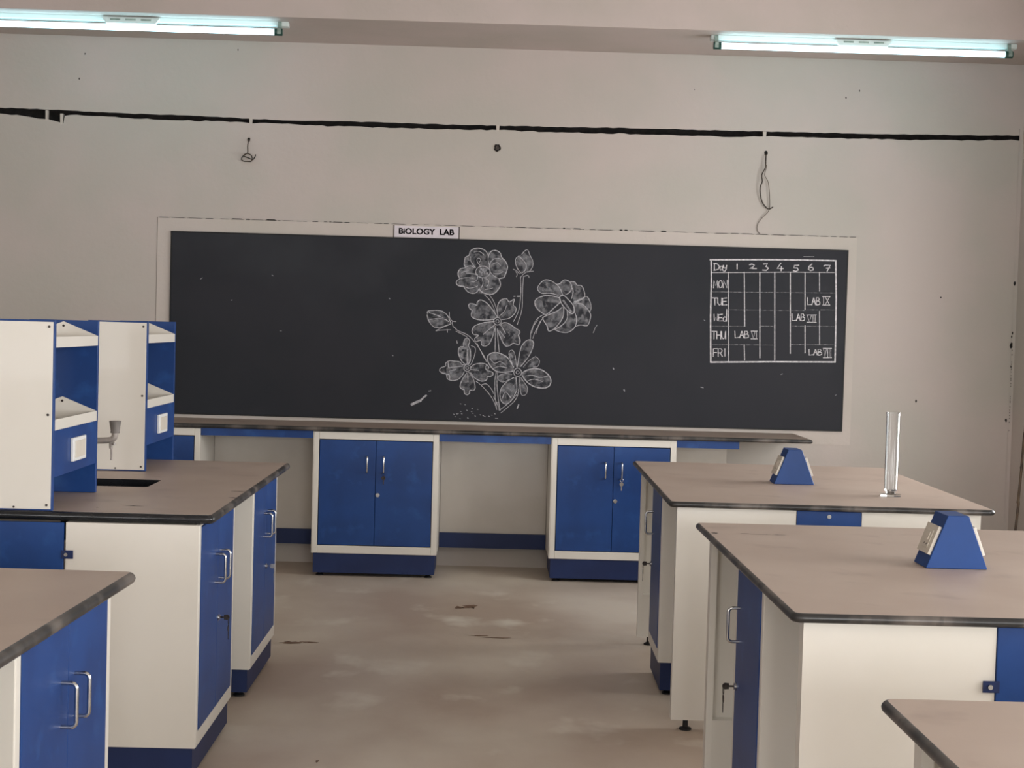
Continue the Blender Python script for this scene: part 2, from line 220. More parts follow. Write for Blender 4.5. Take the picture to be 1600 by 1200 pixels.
# chalk strokes in metres on the board plane (x, z)
FLOWER=[(0.007,[(-0.151,1.922),(-0.158,1.938),(-0.157,1.962),(-0.152,1.986),(-0.129,2.001),(-0.122,2.025),(-0.099,2.043),(-0.066,2.048),(-0.032,2.037),(-0.010,2.014),(-0.005,2.002),(0.011,2.029),(0.040,2.036),(0.069,2.021),(0.082,1.991),(0.104,1.970),(0.119,1.937),(0.115,1.908),(0.108,1.889),(0.097,1.865),(0.069,1.855),(0.077,1.826),(0.070,1.797),(0.047,1.768),(0.019,1.755),(-0.020,1.759),(-0.049,1.775),(-0.059,1.789),(-0.070,1.769),(-0.096,1.758),(-0.130,1.767),(-0.152,1.791),(-0.159,1.802),(-0.188,1.803),(-0.205,1.818),(-0.201,1.837),(-0.185,1.849),(-0.195,1.871),(-0.195,1.892),(-0.181,1.912),(-0.151,1.922)]),(0.006,[(0.008,1.898),(0.004,1.882),(-0.009,1.868),(-0.027,1.861),(-0.047,1.860),(-0.065,1.867),(-0.078,1.879),(-0.083,1.895),(-0.079,1.911),(-0.067,1.925),(-0.049,1.932),(-0.029,1.933),(-0.010,1.926),(0.003,1.914),(0.008,1.898)]),(0.0045,[(-0.058,1.939),(-0.075,1.960),(-0.076,1.979),(-0.062,1.984),(-0.054,1.970),(-0.063,1.958)]),(0.0045,[(-0.005,2.002),(-0.006,1.971),(0.004,1.938)]),(0.0045,[(0.007,1.905),(0.004,1.938),(0.018,1.972),(0.051,1.987),(0.077,1.981)]),(0.0045,[(0.008,1.898),(0.035,1.872),(0.069,1.855)]),(0.0045,[(-0.041,1.858),(-0.035,1.823),(-0.047,1.794)]),(0.0045,[(-0.027,1.856),(-0.003,1.847),(0.000,1.824),(-0.009,1.807),(-0.011,1.804)]),(0.0045,[(-0.071,1.879),(-0.072,1.850),(-0.093,1.831),(-0.112,1.835)]),(0.0045,[(-0.185,1.849),(-0.137,1.858),(-0.099,1.854)]),(0.0045,[(-0.155,1.800),(-0.126,1.791),(-0.088,1.797),(-0.069,1.807)]),(0.0045,[(-0.151,1.922),(-0.120,1.935),(-0.091,1.921)]),(0.0045,[(-0.121,1.992),(-0.116,1.963),(-0.101,1.940),(-0.084,1.921)]),(0.0045,[(-0.143,1.886),(-0.099,1.883),(-0.080,1.879)]),(0.0045,[(0.023,1.948),(0.051,1.959),(0.076,1.940)]),(0.0045,[(0.029,1.891),(0.063,1.887),(0.091,1.903)]),(0.0045,[(-0.020,1.785),(0.008,1.790),(0.027,1.796)]),(0.0045,[(-0.098,2.021),(-0.065,2.027),(-0.036,2.009)]),(0.0045,[(-0.176,1.885),(-0.157,1.896),(-0.129,1.901)]),(0.0045,[(-0.024,1.751),(0.010,1.719),(0.035,1.677),(0.048,1.639)]),(0.0045,[(0.009,1.750),(0.034,1.715),(0.052,1.672),(0.063,1.630)]),(0.003,[(-0.024,1.897),(-0.026,1.894),(-0.030,1.893),(-0.032,1.897),(-0.030,1.900),(-0.026,1.900),(-0.024,1.897)]),(0.003,[(-0.042,1.890),(-0.044,1.887),(-0.048,1.886),(-0.051,1.890),(-0.049,1.893),(-0.044,1.893),(-0.042,1.890)]),(0.003,[(-0.032,1.908),(-0.035,1.905),(-0.039,1.905),(-0.041,1.908),(-0.039,1.911),(-0.035,1.911),(-0.032,1.908)]),(0.003,[(-0.023,1.886),(-0.025,1.883),(-0.029,1.883),(-0.032,1.886),(-0.029,1.889),(-0.025,1.890),(-0.023,1.886)]),(0.003,[(-0.052,1.899),(-0.054,1.895),(-0.059,1.895),(-0.061,1.899),(-0.059,1.902),(-0.055,1.902),(-0.052,1.899)]),(0.003,[(-0.016,1.906),(-0.018,1.903),(-0.022,1.903),(-0.024,1.906),(-0.022,1.909),(-0.018,1.910),(-0.016,1.906)]),(0.003,[(-0.039,1.878),(-0.041,1.875),(-0.045,1.875),(-0.048,1.878),(-0.046,1.881),(-0.041,1.881),(-0.039,1.878)]),(0.003,[(-0.046,1.915),(-0.048,1.912),(-0.052,1.911),(-0.055,1.915),(-0.053,1.918),(-0.048,1.918),(-0.046,1.915)]),(0.003,[(-0.006,1.890),(-0.008,1.886),(-0.013,1.886),(-0.015,1.889),(-0.013,1.893),(-0.009,1.893),(-0.006,1.890)]),(0.007,[(0.061,1.613),(0.031,1.657),(-0.008,1.699),(-0.047,1.717),(-0.068,1.702),(-0.070,1.683),(-0.090,1.690),(-0.116,1.691),(-0.123,1.677),(-0.113,1.658),(-0.100,1.649),(-0.104,1.620),(-0.092,1.601),(-0.053,1.590),(-0.001,1.590),(0.042,1.595)]),(0.006,[(0.066,1.615),(0.062,1.679),(0.083,1.720),(0.118,1.729),(0.136,1.710),(0.168,1.728),(0.162,1.693),(0.181,1.670),(0.172,1.635),(0.138,1.605),(0.092,1.596)]),(0.004,[(0.074,1.615),(0.108,1.651),(0.119,1.686)]),(0.006,[(0.045,1.581),(-0.017,1.574),(-0.078,1.552),(-0.097,1.521),(-0.086,1.496),(-0.055,1.491),(-0.078,1.470),(-0.070,1.451),(-0.039,1.458),(-0.033,1.430),(-0.008,1.423),(0.018,1.442),(0.037,1.489),(0.048,1.535)]),(0.005,[(0.048,1.561),(0.010,1.529),(-0.025,1.497)]),(0.007,[(0.081,1.557),(0.101,1.575),(0.132,1.573),(0.179,1.544),(0.210,1.522),(0.201,1.498),(0.212,1.468),(0.205,1.437),(0.171,1.446),(0.146,1.430),(0.118,1.429),(0.089,1.475),(0.067,1.525)]),(0.005,[(0.089,1.557),(0.118,1.506)]),(0.005,[(0.082,1.521),(0.114,1.481)]),(0.006,[(0.088,1.585),(0.086,1.574),(0.079,1.566),(0.070,1.561),(0.059,1.561),(0.050,1.565),(0.043,1.573),(0.040,1.583),(0.042,1.594),(0.049,1.602),(0.058,1.607),(0.069,1.608),(0.078,1.603),(0.085,1.595),(0.088,1.585)]),(0.004,[(0.075,1.584),(0.074,1.580),(0.071,1.576),(0.067,1.574),(0.062,1.574),(0.058,1.576),(0.055,1.579),(0.054,1.584),(0.054,1.588),(0.057,1.592),(0.061,1.594),(0.066,1.594),(0.070,1.593),(0.073,1.589),(0.075,1.584)]),(0.0055,[(0.053,1.551),(0.053,1.505),(0.054,1.387)]),(0.0055,[(0.065,1.536),(0.067,1.495),(0.081,1.387)]),(0.0055,[(0.065,1.256),(0.058,1.202),(0.061,1.115),(0.068,1.058),(0.075,1.017)]),(0.0055,[(0.074,1.254),(0.072,1.182),(0.083,1.089),(0.097,1.010)]),(0.006,[(-0.386,1.622),(-0.382,1.636),(-0.346,1.642),(-0.299,1.641),(-0.260,1.616),(-0.240,1.578),(-0.234,1.559),(-0.272,1.544),(-0.320,1.533),(-0.349,1.542),(-0.376,1.574),(-0.388,1.612)]),(0.005,[(-0.369,1.584),(-0.321,1.590),(-0.273,1.587),(-0.249,1.573)]),(0.005,[(-0.375,1.627),(-0.331,1.614),(-0.283,1.596)]),(0.005,[(-0.246,1.635),(-0.242,1.597),(-0.225,1.578),(-0.201,1.574)]),(0.005,[(-0.234,1.559),(-0.267,1.544),(-0.329,1.513),(-0.300,1.517),(-0.233,1.521)]),(0.005,[(-0.257,1.525),(-0.254,1.504)]),(0.005,[(-0.225,1.578),(-0.220,1.545),(-0.200,1.531)]),(0.005,[(-0.200,1.513),(-0.158,1.494),(-0.127,1.477)]),(0.005,[(-0.211,1.538),(-0.189,1.518),(-0.127,1.492),(-0.085,1.455),(-0.053,1.414),(-0.016,1.359),(0.000,1.324)]),(0.005,[(-0.064,1.440),(-0.037,1.389),(-0.013,1.344)]),(0.006,[(-0.130,1.300),(-0.159,1.324),(-0.180,1.370),(-0.176,1.409),(-0.151,1.417),(-0.149,1.438),(-0.142,1.463),(-0.122,1.470),(-0.110,1.449),(-0.118,1.423),(-0.104,1.393),(-0.102,1.331),(-0.115,1.305)]),(0.006,[(-0.125,1.307),(-0.153,1.299),(-0.169,1.316),(-0.205,1.321),(-0.241,1.321),(-0.261,1.304),(-0.260,1.288),(-0.291,1.275),(-0.298,1.256),(-0.280,1.242),(-0.254,1.235),(-0.248,1.209),(-0.222,1.197),(-0.181,1.203),(-0.151,1.232),(-0.141,1.253)]),(0.006,[(-0.101,1.280),(-0.081,1.301),(-0.040,1.312),(-0.004,1.308),(0.017,1.288),(0.010,1.267),(0.038,1.258),(0.046,1.243),(0.029,1.229),(0.008,1.226),(0.004,1.206),(-0.027,1.197),(-0.069,1.214),(-0.100,1.249)]),(0.006,[(-0.123,1.248),(-0.150,1.207),(-0.165,1.160),(-0.149,1.142),(-0.138,1.140),(-0.135,1.117),(-0.117,1.107),(-0.102,1.120),(-0.102,1.136),(-0.077,1.137),(-0.067,1.157),(-0.079,1.208),(-0.100,1.239),(-0.113,1.254)]),(0.005,[(-0.100,1.423),(-0.074,1.409),(-0.075,1.368),(-0.092,1.316),(-0.102,1.300)]),(0.005,[(-0.125,1.397),(-0.122,1.310)]),(0.005,[(-0.240,1.276),(-0.194,1.285),(-0.153,1.289)]),(0.005,[(-0.239,1.255),(-0.193,1.267)]),(0.005,[(-0.246,1.317),(-0.242,1.281)]),(0.005,[(-0.249,1.235),(-0.233,1.230),(-0.232,1.204)]),(0.005,[(-0.096,1.270),(-0.049,1.266)]),(0.005,[(0.001,1.303),(-0.004,1.282),(0.007,1.262)]),(0.005,[(-0.118,1.243),(-0.114,1.192)]),(0.005,[(-0.193,1.452),(-0.190,1.436)]),(0.005,[(-0.063,1.196),(-0.016,1.159),(0.037,1.099),(0.064,1.048),(0.075,1.017)]),(0.005,[(-0.026,1.174),(0.004,1.180),(0.036,1.150),(0.052,1.120)]),(0.005,[(0.053,1.099),(0.080,1.048),(0.091,1.013)]),(0.005,[(-0.100,1.280),(-0.102,1.270),(-0.108,1.263),(-0.116,1.258),(-0.126,1.258),(-0.135,1.262),(-0.141,1.269),(-0.143,1.279),(-0.141,1.288),(-0.135,1.296),(-0.127,1.300),(-0.117,1.300),(-0.109,1.296),(-0.102,1.289),(-0.100,1.280)]),(0.004,[(-0.112,1.279),(-0.113,1.275),(-0.116,1.272),(-0.119,1.270),(-0.123,1.270),(-0.127,1.272),(-0.130,1.275),(-0.131,1.279),(-0.130,1.283),(-0.128,1.286),(-0.124,1.288),(-0.120,1.288),(-0.116,1.287),(-0.113,1.283),(-0.112,1.279)]),(0.006,[(0.227,1.260),(0.225,1.249),(0.218,1.239),(0.209,1.234),(0.198,1.234),(0.188,1.238),(0.180,1.248),(0.178,1.259),(0.180,1.271),(0.186,1.280),(0.196,1.286),(0.207,1.286),(0.217,1.281),(0.224,1.272),(0.227,1.260)]),(0.004,[(0.213,1.260),(0.212,1.256),(0.209,1.252),(0.205,1.250),(0.200,1.250),(0.196,1.252),(0.193,1.255),(0.192,1.260),(0.193,1.264),(0.196,1.268),(0.200,1.270),(0.204,1.270),(0.208,1.268),(0.211,1.264),(0.213,1.260)]),(0.008,[(0.171,1.267),(0.125,1.258),(0.064,1.264),(0.021,1.304),(0.005,1.349),(0.025,1.376),(0.065,1.383),(0.112,1.368),(0.144,1.343),(0.176,1.292)]),(0.008,[(0.231,1.253),(0.258,1.274),(0.299,1.286),(0.351,1.282),(0.398,1.252),(0.417,1.217),(0.410,1.181),(0.375,1.164),(0.323,1.168),(0.281,1.187),(0.244,1.222),(0.231,1.253)]),(0.006,[(0.199,1.293),(0.209,1.370),(0.223,1.427),(0.253,1.464),(0.284,1.470),(0.300,1.450),(0.291,1.409),(0.266,1.357),(0.222,1.299)]),(0.006,[(0.178,1.226),(0.137,1.199),(0.102,1.157),(0.093,1.110),(0.105,1.070),(0.131,1.055),(0.161,1.071),(0.186,1.113),(0.200,1.154),(0.193,1.226)]),(0.004,[(0.194,1.293),(0.184,1.365),(0.168,1.400),(0.147,1.394),(0.146,1.364),(0.170,1.308)]),(0.004,[(0.237,1.294),(0.272,1.336),(0.302,1.358),(0.318,1.363),(0.341,1.338),(0.330,1.302),(0.299,1.296)]),(0.004,[(0.224,1.227),(0.250,1.192),(0.269,1.161),(0.263,1.125),(0.242,1.112),(0.226,1.129),(0.220,1.186)]),(0.004,[(0.167,1.246),(0.126,1.250),(0.080,1.233),(0.086,1.203),(0.117,1.196),(0.152,1.215)]),(0.005,[(0.214,1.227),(0.211,1.134),(0.192,1.082),(0.152,1.040),(0.102,0.996)]),(0.005,[(0.201,1.118),(0.161,1.071),(0.099,1.018)]),(0.005,[(0.023,1.345),(0.052,1.315),(0.088,1.326),(0.124,1.306)]),(0.005,[(0.053,1.284),(0.088,1.295),(0.135,1.286)]),(0.005,[(0.254,1.238),(0.300,1.244),(0.347,1.230),(0.398,1.242)]),(0.005,[(0.271,1.208),(0.311,1.219),(0.363,1.205)]),(0.005,[(0.109,1.090),(0.129,1.132),(0.166,1.092)]),(0.005,[(0.189,2.005),(0.170,1.986),(0.171,1.953),(0.186,1.920),(0.206,1.896)]),(0.005,[(0.194,2.001),(0.223,1.973),(0.238,1.950),(0.234,1.916),(0.211,1.896)]),(0.005,[(0.208,2.016),(0.226,2.038),(0.245,2.045),(0.260,2.012),(0.278,1.979),(0.281,1.946),(0.263,1.912),(0.244,1.907)]),(0.005,[(0.155,1.919),(0.177,1.910),(0.197,1.891)]),(0.005,[(0.172,1.905),(0.182,1.891),(0.178,1.872)]),(0.005,[(0.207,1.872),(0.230,1.897),(0.258,1.907),(0.285,1.910)]),(0.005,[(0.221,1.873),(0.250,1.883),(0.259,1.869)]),(0.005,[(0.204,1.872),(0.208,1.810),(0.208,1.744),(0.198,1.657),(0.167,1.585)]),(0.005,[(0.223,1.873),(0.220,1.811),(0.220,1.744),(0.218,1.658),(0.191,1.566)]),(0.005,[(0.362,1.638),(0.320,1.608),(0.297,1.569),(0.286,1.516)]),(0.005,[(0.358,1.614),(0.335,1.584),(0.321,1.541),(0.313,1.512)]),(0.006,[(0.449,1.760),(0.401,1.773),(0.344,1.771),(0.319,1.790),(0.318,1.813),(0.351,1.853),(0.389,1.856),(0.428,1.836),(0.457,1.808),(0.478,1.765)]),(0.007,[(0.459,1.746),(0.411,1.756),(0.358,1.755),(0.316,1.737),(0.300,1.713),(0.313,1.675),(0.362,1.638),(0.386,1.643),(0.423,1.678),(0.465,1.717)]),(0.007,[(0.475,1.684),(0.443,1.659),(0.367,1.624),(0.353,1.609),(0.383,1.562),(0.394,1.531),(0.427,1.544),(0.468,1.593),(0.486,1.637),(0.485,1.684)]),(0.006,[(0.509,1.666),(0.511,1.618),(0.488,1.579),(0.446,1.549),(0.432,1.542),(0.466,1.528),(0.514,1.525),(0.551,1.547),(0.569,1.581),(0.571,1.620),(0.558,1.653)]),(0.005,[(0.546,1.715),(0.599,1.711),(0.634,1.684),(0.653,1.660),(0.661,1.632),(0.651,1.588),(0.637,1.571),(0.598,1.575),(0.565,1.565)]),(0.005,[(0.565,1.725),(0.612,1.752),(0.636,1.756),(0.657,1.718),(0.662,1.684),(0.653,1.660)]),(0.006,[(0.551,1.724),(0.584,1.730),(0.617,1.755),(0.614,1.793),(0.596,1.826),(0.567,1.830),(0.552,1.849),(0.523,1.848)]),(0.006,[(0.438,1.831),(0.457,1.836),(0.485,1.861),(0.518,1.850),(0.534,1.820),(0.525,1.786),(0.497,1.766)]),(0.006,[(0.536,1.743),(0.544,1.786),(0.539,1.810)]),(0.007,[(0.459,1.751),(0.483,1.761),(0.517,1.733),(0.547,1.700),(0.555,1.667),(0.548,1.648),(0.529,1.650),(0.500,1.675),(0.475,1.703),(0.462,1.732),(0.459,1.751)]),(0.003,[(0.489,1.727),(0.486,1.724),(0.481,1.724),(0.479,1.727),(0.481,1.731),(0.486,1.731),(0.489,1.727)]),(0.003,[(0.496,1.718),(0.493,1.714),(0.488,1.714),(0.486,1.718),(0.488,1.722),(0.493,1.722),(0.496,1.718)]),(0.003,[(0.502,1.709),(0.500,1.705),(0.495,1.705),(0.493,1.708),(0.495,1.712),(0.500,1.712),(0.502,1.709)]),(0.003,[(0.509,1.699),(0.507,1.696),(0.502,1.695),(0.500,1.699),(0.502,1.703),(0.507,1.703),(0.509,1.699)]),(0.003,[(0.516,1.690),(0.514,1.686),(0.509,1.686),(0.507,1.690),(0.509,1.694),(0.514,1.694),(0.516,1.690)]),(0.003,[(0.523,1.681),(0.521,1.677),(0.516,1.677),(0.514,1.680),(0.516,1.684),(0.521,1.684),(0.523,1.681)]),(0.003,[(0.530,1.671),(0.528,1.667),(0.523,1.667),(0.521,1.671),(0.523,1.675),(0.528,1.675),(0.530,1.671)]),(0.003,[(0.537,1.662),(0.535,1.658),(0.530,1.658),(0.528,1.662),(0.530,1.665),(0.535,1.666),(0.537,1.662)]),(0.005,[(0.321,1.599),(0.292,1.552),(0.280,1.516),(0.278,1.477)]),(0.005,[(0.342,1.589),(0.318,1.543),(0.303,1.512),(0.294,1.480)])]
PETALS=[[(-0.151,1.922),(-0.158,1.938),(-0.157,1.962),(-0.152,1.986),(-0.129,2.001),(-0.122,2.025),(-0.099,2.043),(-0.066,2.048),(-0.032,2.037),(-0.010,2.014),(-0.005,2.002),(0.011,2.029),(0.040,2.036),(0.069,2.021),(0.082,1.991),(0.104,1.970),(0.119,1.937),(0.115,1.908),(0.108,1.889),(0.097,1.865),(0.069,1.855),(0.077,1.826),(0.070,1.797),(0.047,1.768),(0.019,1.755),(-0.020,1.759),(-0.049,1.775),(-0.059,1.789),(-0.070,1.769),(-0.096,1.758),(-0.130,1.767),(-0.152,1.791),(-0.159,1.802),(-0.188,1.803),(-0.205,1.818),(-0.201,1.837),(-0.185,1.849),(-0.195,1.871),(-0.195,1.892),(-0.181,1.912),(-0.151,1.922)],[(0.061,1.613),(0.031,1.657),(-0.008,1.699),(-0.047,1.717),(-0.068,1.702),(-0.070,1.683),(-0.090,1.690),(-0.116,1.691),(-0.123,1.677),(-0.113,1.658),(-0.100,1.649),(-0.104,1.620),(-0.092,1.601),(-0.053,1.590),(-0.001,1.590),(0.042,1.595)],[(0.066,1.615),(0.062,1.679),(0.083,1.720),(0.118,1.729),(0.136,1.710),(0.168,1.728),(0.162,1.693),(0.181,1.670),(0.172,1.635),(0.138,1.605),(0.092,1.596)],[(0.045,1.581),(-0.017,1.574),(-0.078,1.552),(-0.097,1.521),(-0.086,1.496),(-0.055,1.491),(-0.078,1.470),(-0.070,1.451),(-0.039,1.458),(-0.033,1.430),(-0.008,1.423),(0.018,1.442),(0.037,1.489),(0.048,1.535)],[(0.081,1.557),(0.101,1.575),(0.132,1.573),(0.179,1.544),(0.210,1.522),(0.201,1.498),(0.212,1.468),(0.205,1.437),(0.171,1.446),(0.146,1.430),(0.118,1.429),(0.089,1.475),(0.067,1.525)],[(-0.386,1.622),(-0.382,1.636),(-0.346,1.642),(-0.299,1.641),(-0.260,1.616),(-0.240,1.578),(-0.234,1.559),(-0.272,1.544),(-0.320,1.533),(-0.349,1.542),(-0.376,1.574),(-0.388,1.612)],[(-0.130,1.300),(-0.159,1.324),(-0.180,1.370),(-0.176,1.409),(-0.151,1.417),(-0.149,1.438),(-0.142,1.463),(-0.122,1.470),(-0.110,1.449),(-0.118,1.423),(-0.104,1.393),(-0.102,1.331),(-0.115,1.305)],[(-0.125,1.307),(-0.153,1.299),(-0.169,1.316),(-0.205,1.321),(-0.241,1.321),(-0.261,1.304),(-0.260,1.288),(-0.291,1.275),(-0.298,1.256),(-0.280,1.242),(-0.254,1.235),(-0.248,1.209),(-0.222,1.197),(-0.181,1.203),(-0.151,1.232),(-0.141,1.253)],[(-0.101,1.280),(-0.081,1.301),(-0.040,1.312),(-0.004,1.308),(0.017,1.288),(0.010,1.267),(0.038,1.258),(0.046,1.243),(0.029,1.229),(0.008,1.226),(0.004,1.206),(-0.027,1.197),(-0.069,1.214),(-0.100,1.249)],[(-0.123,1.248),(-0.150,1.207),(-0.165,1.160),(-0.149,1.142),(-0.138,1.140),(-0.135,1.117),(-0.117,1.107),(-0.102,1.120),(-0.102,1.136),(-0.077,1.137),(-0.067,1.157),(-0.079,1.208),(-0.100,1.239),(-0.113,1.254)],[(-0.159,1.324),(-0.178,1.370),(-0.176,1.409),(-0.130,1.412),(-0.104,1.393),(-0.102,1.331),(-0.122,1.300)],[(0.171,1.267),(0.125,1.258),(0.064,1.264),(0.021,1.304),(0.005,1.349),(0.025,1.376),(0.065,1.383),(0.112,1.368),(0.144,1.343),(0.176,1.292)],[(0.231,1.253),(0.258,1.274),(0.299,1.286),(0.351,1.282),(0.398,1.252),(0.417,1.217),(0.410,1.181),(0.375,1.164),(0.323,1.168),(0.281,1.187),(0.244,1.222),(0.231,1.253)],[(0.199,1.293),(0.209,1.370),(0.223,1.427),(0.253,1.464),(0.284,1.470),(0.300,1.450),(0.291,1.409),(0.266,1.357),(0.222,1.299)],[(0.178,1.226),(0.137,1.199),(0.102,1.157),(0.093,1.110),(0.105,1.070),(0.131,1.055),(0.161,1.071),(0.186,1.113),(0.200,1.154),(0.193,1.226)],[(0.194,1.293),(0.184,1.365),(0.168,1.400),(0.147,1.394),(0.146,1.364),(0.170,1.308)],[(0.237,1.294),(0.272,1.336),(0.302,1.358),(0.318,1.363),(0.341,1.338),(0.330,1.302),(0.299,1.296)],[(0.224,1.227),(0.250,1.192),(0.269,1.161),(0.263,1.125),(0.242,1.112),(0.226,1.129),(0.220,1.186)],[(0.167,1.246),(0.126,1.250),(0.080,1.233),(0.086,1.203),(0.117,1.196),(0.152,1.215)],[(0.189,2.005),(0.171,1.953),(0.206,1.896),(0.244,1.907),(0.281,1.946),(0.245,2.045),(0.208,2.016)],[(0.449,1.760),(0.401,1.773),(0.344,1.771),(0.319,1.790),(0.318,1.813),(0.351,1.853),(0.389,1.856),(0.428,1.836),(0.457,1.808),(0.478,1.765)],[(0.459,1.746),(0.411,1.756),(0.358,1.755),(0.316,1.737),(0.300,1.713),(0.313,1.675),(0.362,1.638),(0.386,1.643),(0.423,1.678),(0.465,1.717)],[(0.475,1.684),(0.443,1.659),(0.367,1.624),(0.353,1.609),(0.383,1.562),(0.394,1.531),(0.427,1.544),(0.468,1.593),(0.486,1.637),(0.485,1.684)],[(0.509,1.666),(0.511,1.618),(0.488,1.579),(0.446,1.549),(0.432,1.542),(0.466,1.528),(0.514,1.525),(0.551,1.547),(0.569,1.581),(0.571,1.620),(0.558,1.653)],[(0.546,1.715),(0.599,1.711),(0.634,1.684),(0.653,1.660),(0.661,1.632),(0.651,1.588),(0.637,1.571),(0.598,1.575),(0.565,1.565)],[(0.565,1.725),(0.612,1.752),(0.636,1.756),(0.657,1.718),(0.662,1.684),(0.653,1.660)],[(0.551,1.724),(0.584,1.730),(0.617,1.755),(0.614,1.793),(0.596,1.826),(0.567,1.830),(0.552,1.849),(0.523,1.848)],[(0.438,1.831),(0.457,1.836),(0.485,1.861),(0.518,1.850),(0.534,1.820),(0.525,1.786),(0.497,1.766)]]
MARKS=[(0.02,[(-0.472,1.035),(-0.444,1.049),(-0.416,1.062)]),(0.014,[(-0.412,1.066),(-0.392,1.087),(-0.379,1.096)]),(0.008,[(-0.364,1.125),(-0.352,1.127)]),(0.01,[(0.206,1.029),(0.213,1.046),(0.215,1.054)]),(0.007,[(0.165,1.746),(0.173,1.747)]),(0.009,[(0.186,1.747),(0.206,1.748)]),(0.005,[(-1.383,1.838),(-1.375,1.834)]),(0.006,[(-0.633,1.712),(-0.628,1.708)]),(0.006,[(-0.603,1.348),(-0.599,1.344)]),(0.008,[(0.815,1.305),(0.819,1.297)]),(0.009,[(0.889,1.167),(0.893,1.159)]),(0.004,[(0.681,1.527),(0.692,1.560),(0.704,1.577)]),(0.006,[(1.383,1.197),(1.400,1.193)]),(0.004,[(-1.838,1.800),(-1.826,1.809)]),(0.004,[(-1.640,1.671),(-1.632,1.672)]),(0.004,[(-1.326,1.484),(-1.314,1.484)]),(0.004,[(2.252,1.167),(2.260,1.171)]),(0.004,[(1.896,1.293),(1.908,1.297)]),(0.003,[(1.390,1.629),(1.398,1.625)]),(0.004,[(2.018,2.053),(2.084,2.055)]),(0.0045,[(0.041,0.981),(0.047,0.980)]),(0.0045,[(-0.192,0.965),(-0.186,0.963)]),(0.0045,[(0.078,0.961),(0.084,0.959)]),(0.0045,[(-0.159,1.000),(-0.153,0.998)]),(0.0045,[(-0.161,1.049),(-0.155,1.047)]),(0.0045,[(-0.032,0.981),(-0.026,0.979)]),(0.0045,[(0.024,0.974),(0.030,0.972)]),(0.0045,[(-0.132,1.044),(-0.126,1.042)]),(0.0045,[(-0.162,0.953),(-0.155,0.951)]),(0.0045,[(-0.086,1.021),(-0.080,1.019)]),(0.0045,[(-0.050,1.016),(-0.044,1.014)]),(0.0045,[(-0.089,1.000),(-0.083,0.998)]),(0.0045,[(-0.081,0.989),(-0.075,0.988)]),(0.0045,[(-0.152,0.984),(-0.146,0.983)]),(0.0045,[(-0.202,0.981),(-0.196,0.979)]),(0.0045,[(0.078,1.065),(0.084,1.064)]),(0.0045,[(-0.119,1.008),(-0.113,1.006)]),(0.0045,[(-0.065,0.973),(-0.059,0.971)]),(0.0045,[(-0.177,0.986),(-0.171,0.984)]),(0.0045,[(-0.014,0.977),(-0.008,0.975)]),(0.0045,[(0.061,0.990),(0.067,0.988)]),(0.0045,[(-0.183,0.983),(-0.177,0.981)]),(0.0045,[(0.076,1.051),(0.082,1.049)]),(0.0045,[(0.068,0.961),(0.074,0.959)]),(0.0045,[(-0.003,0.971),(0.004,0.969)]),(0.0045,[(-0.112,0.959),(-0.106,0.957)])]
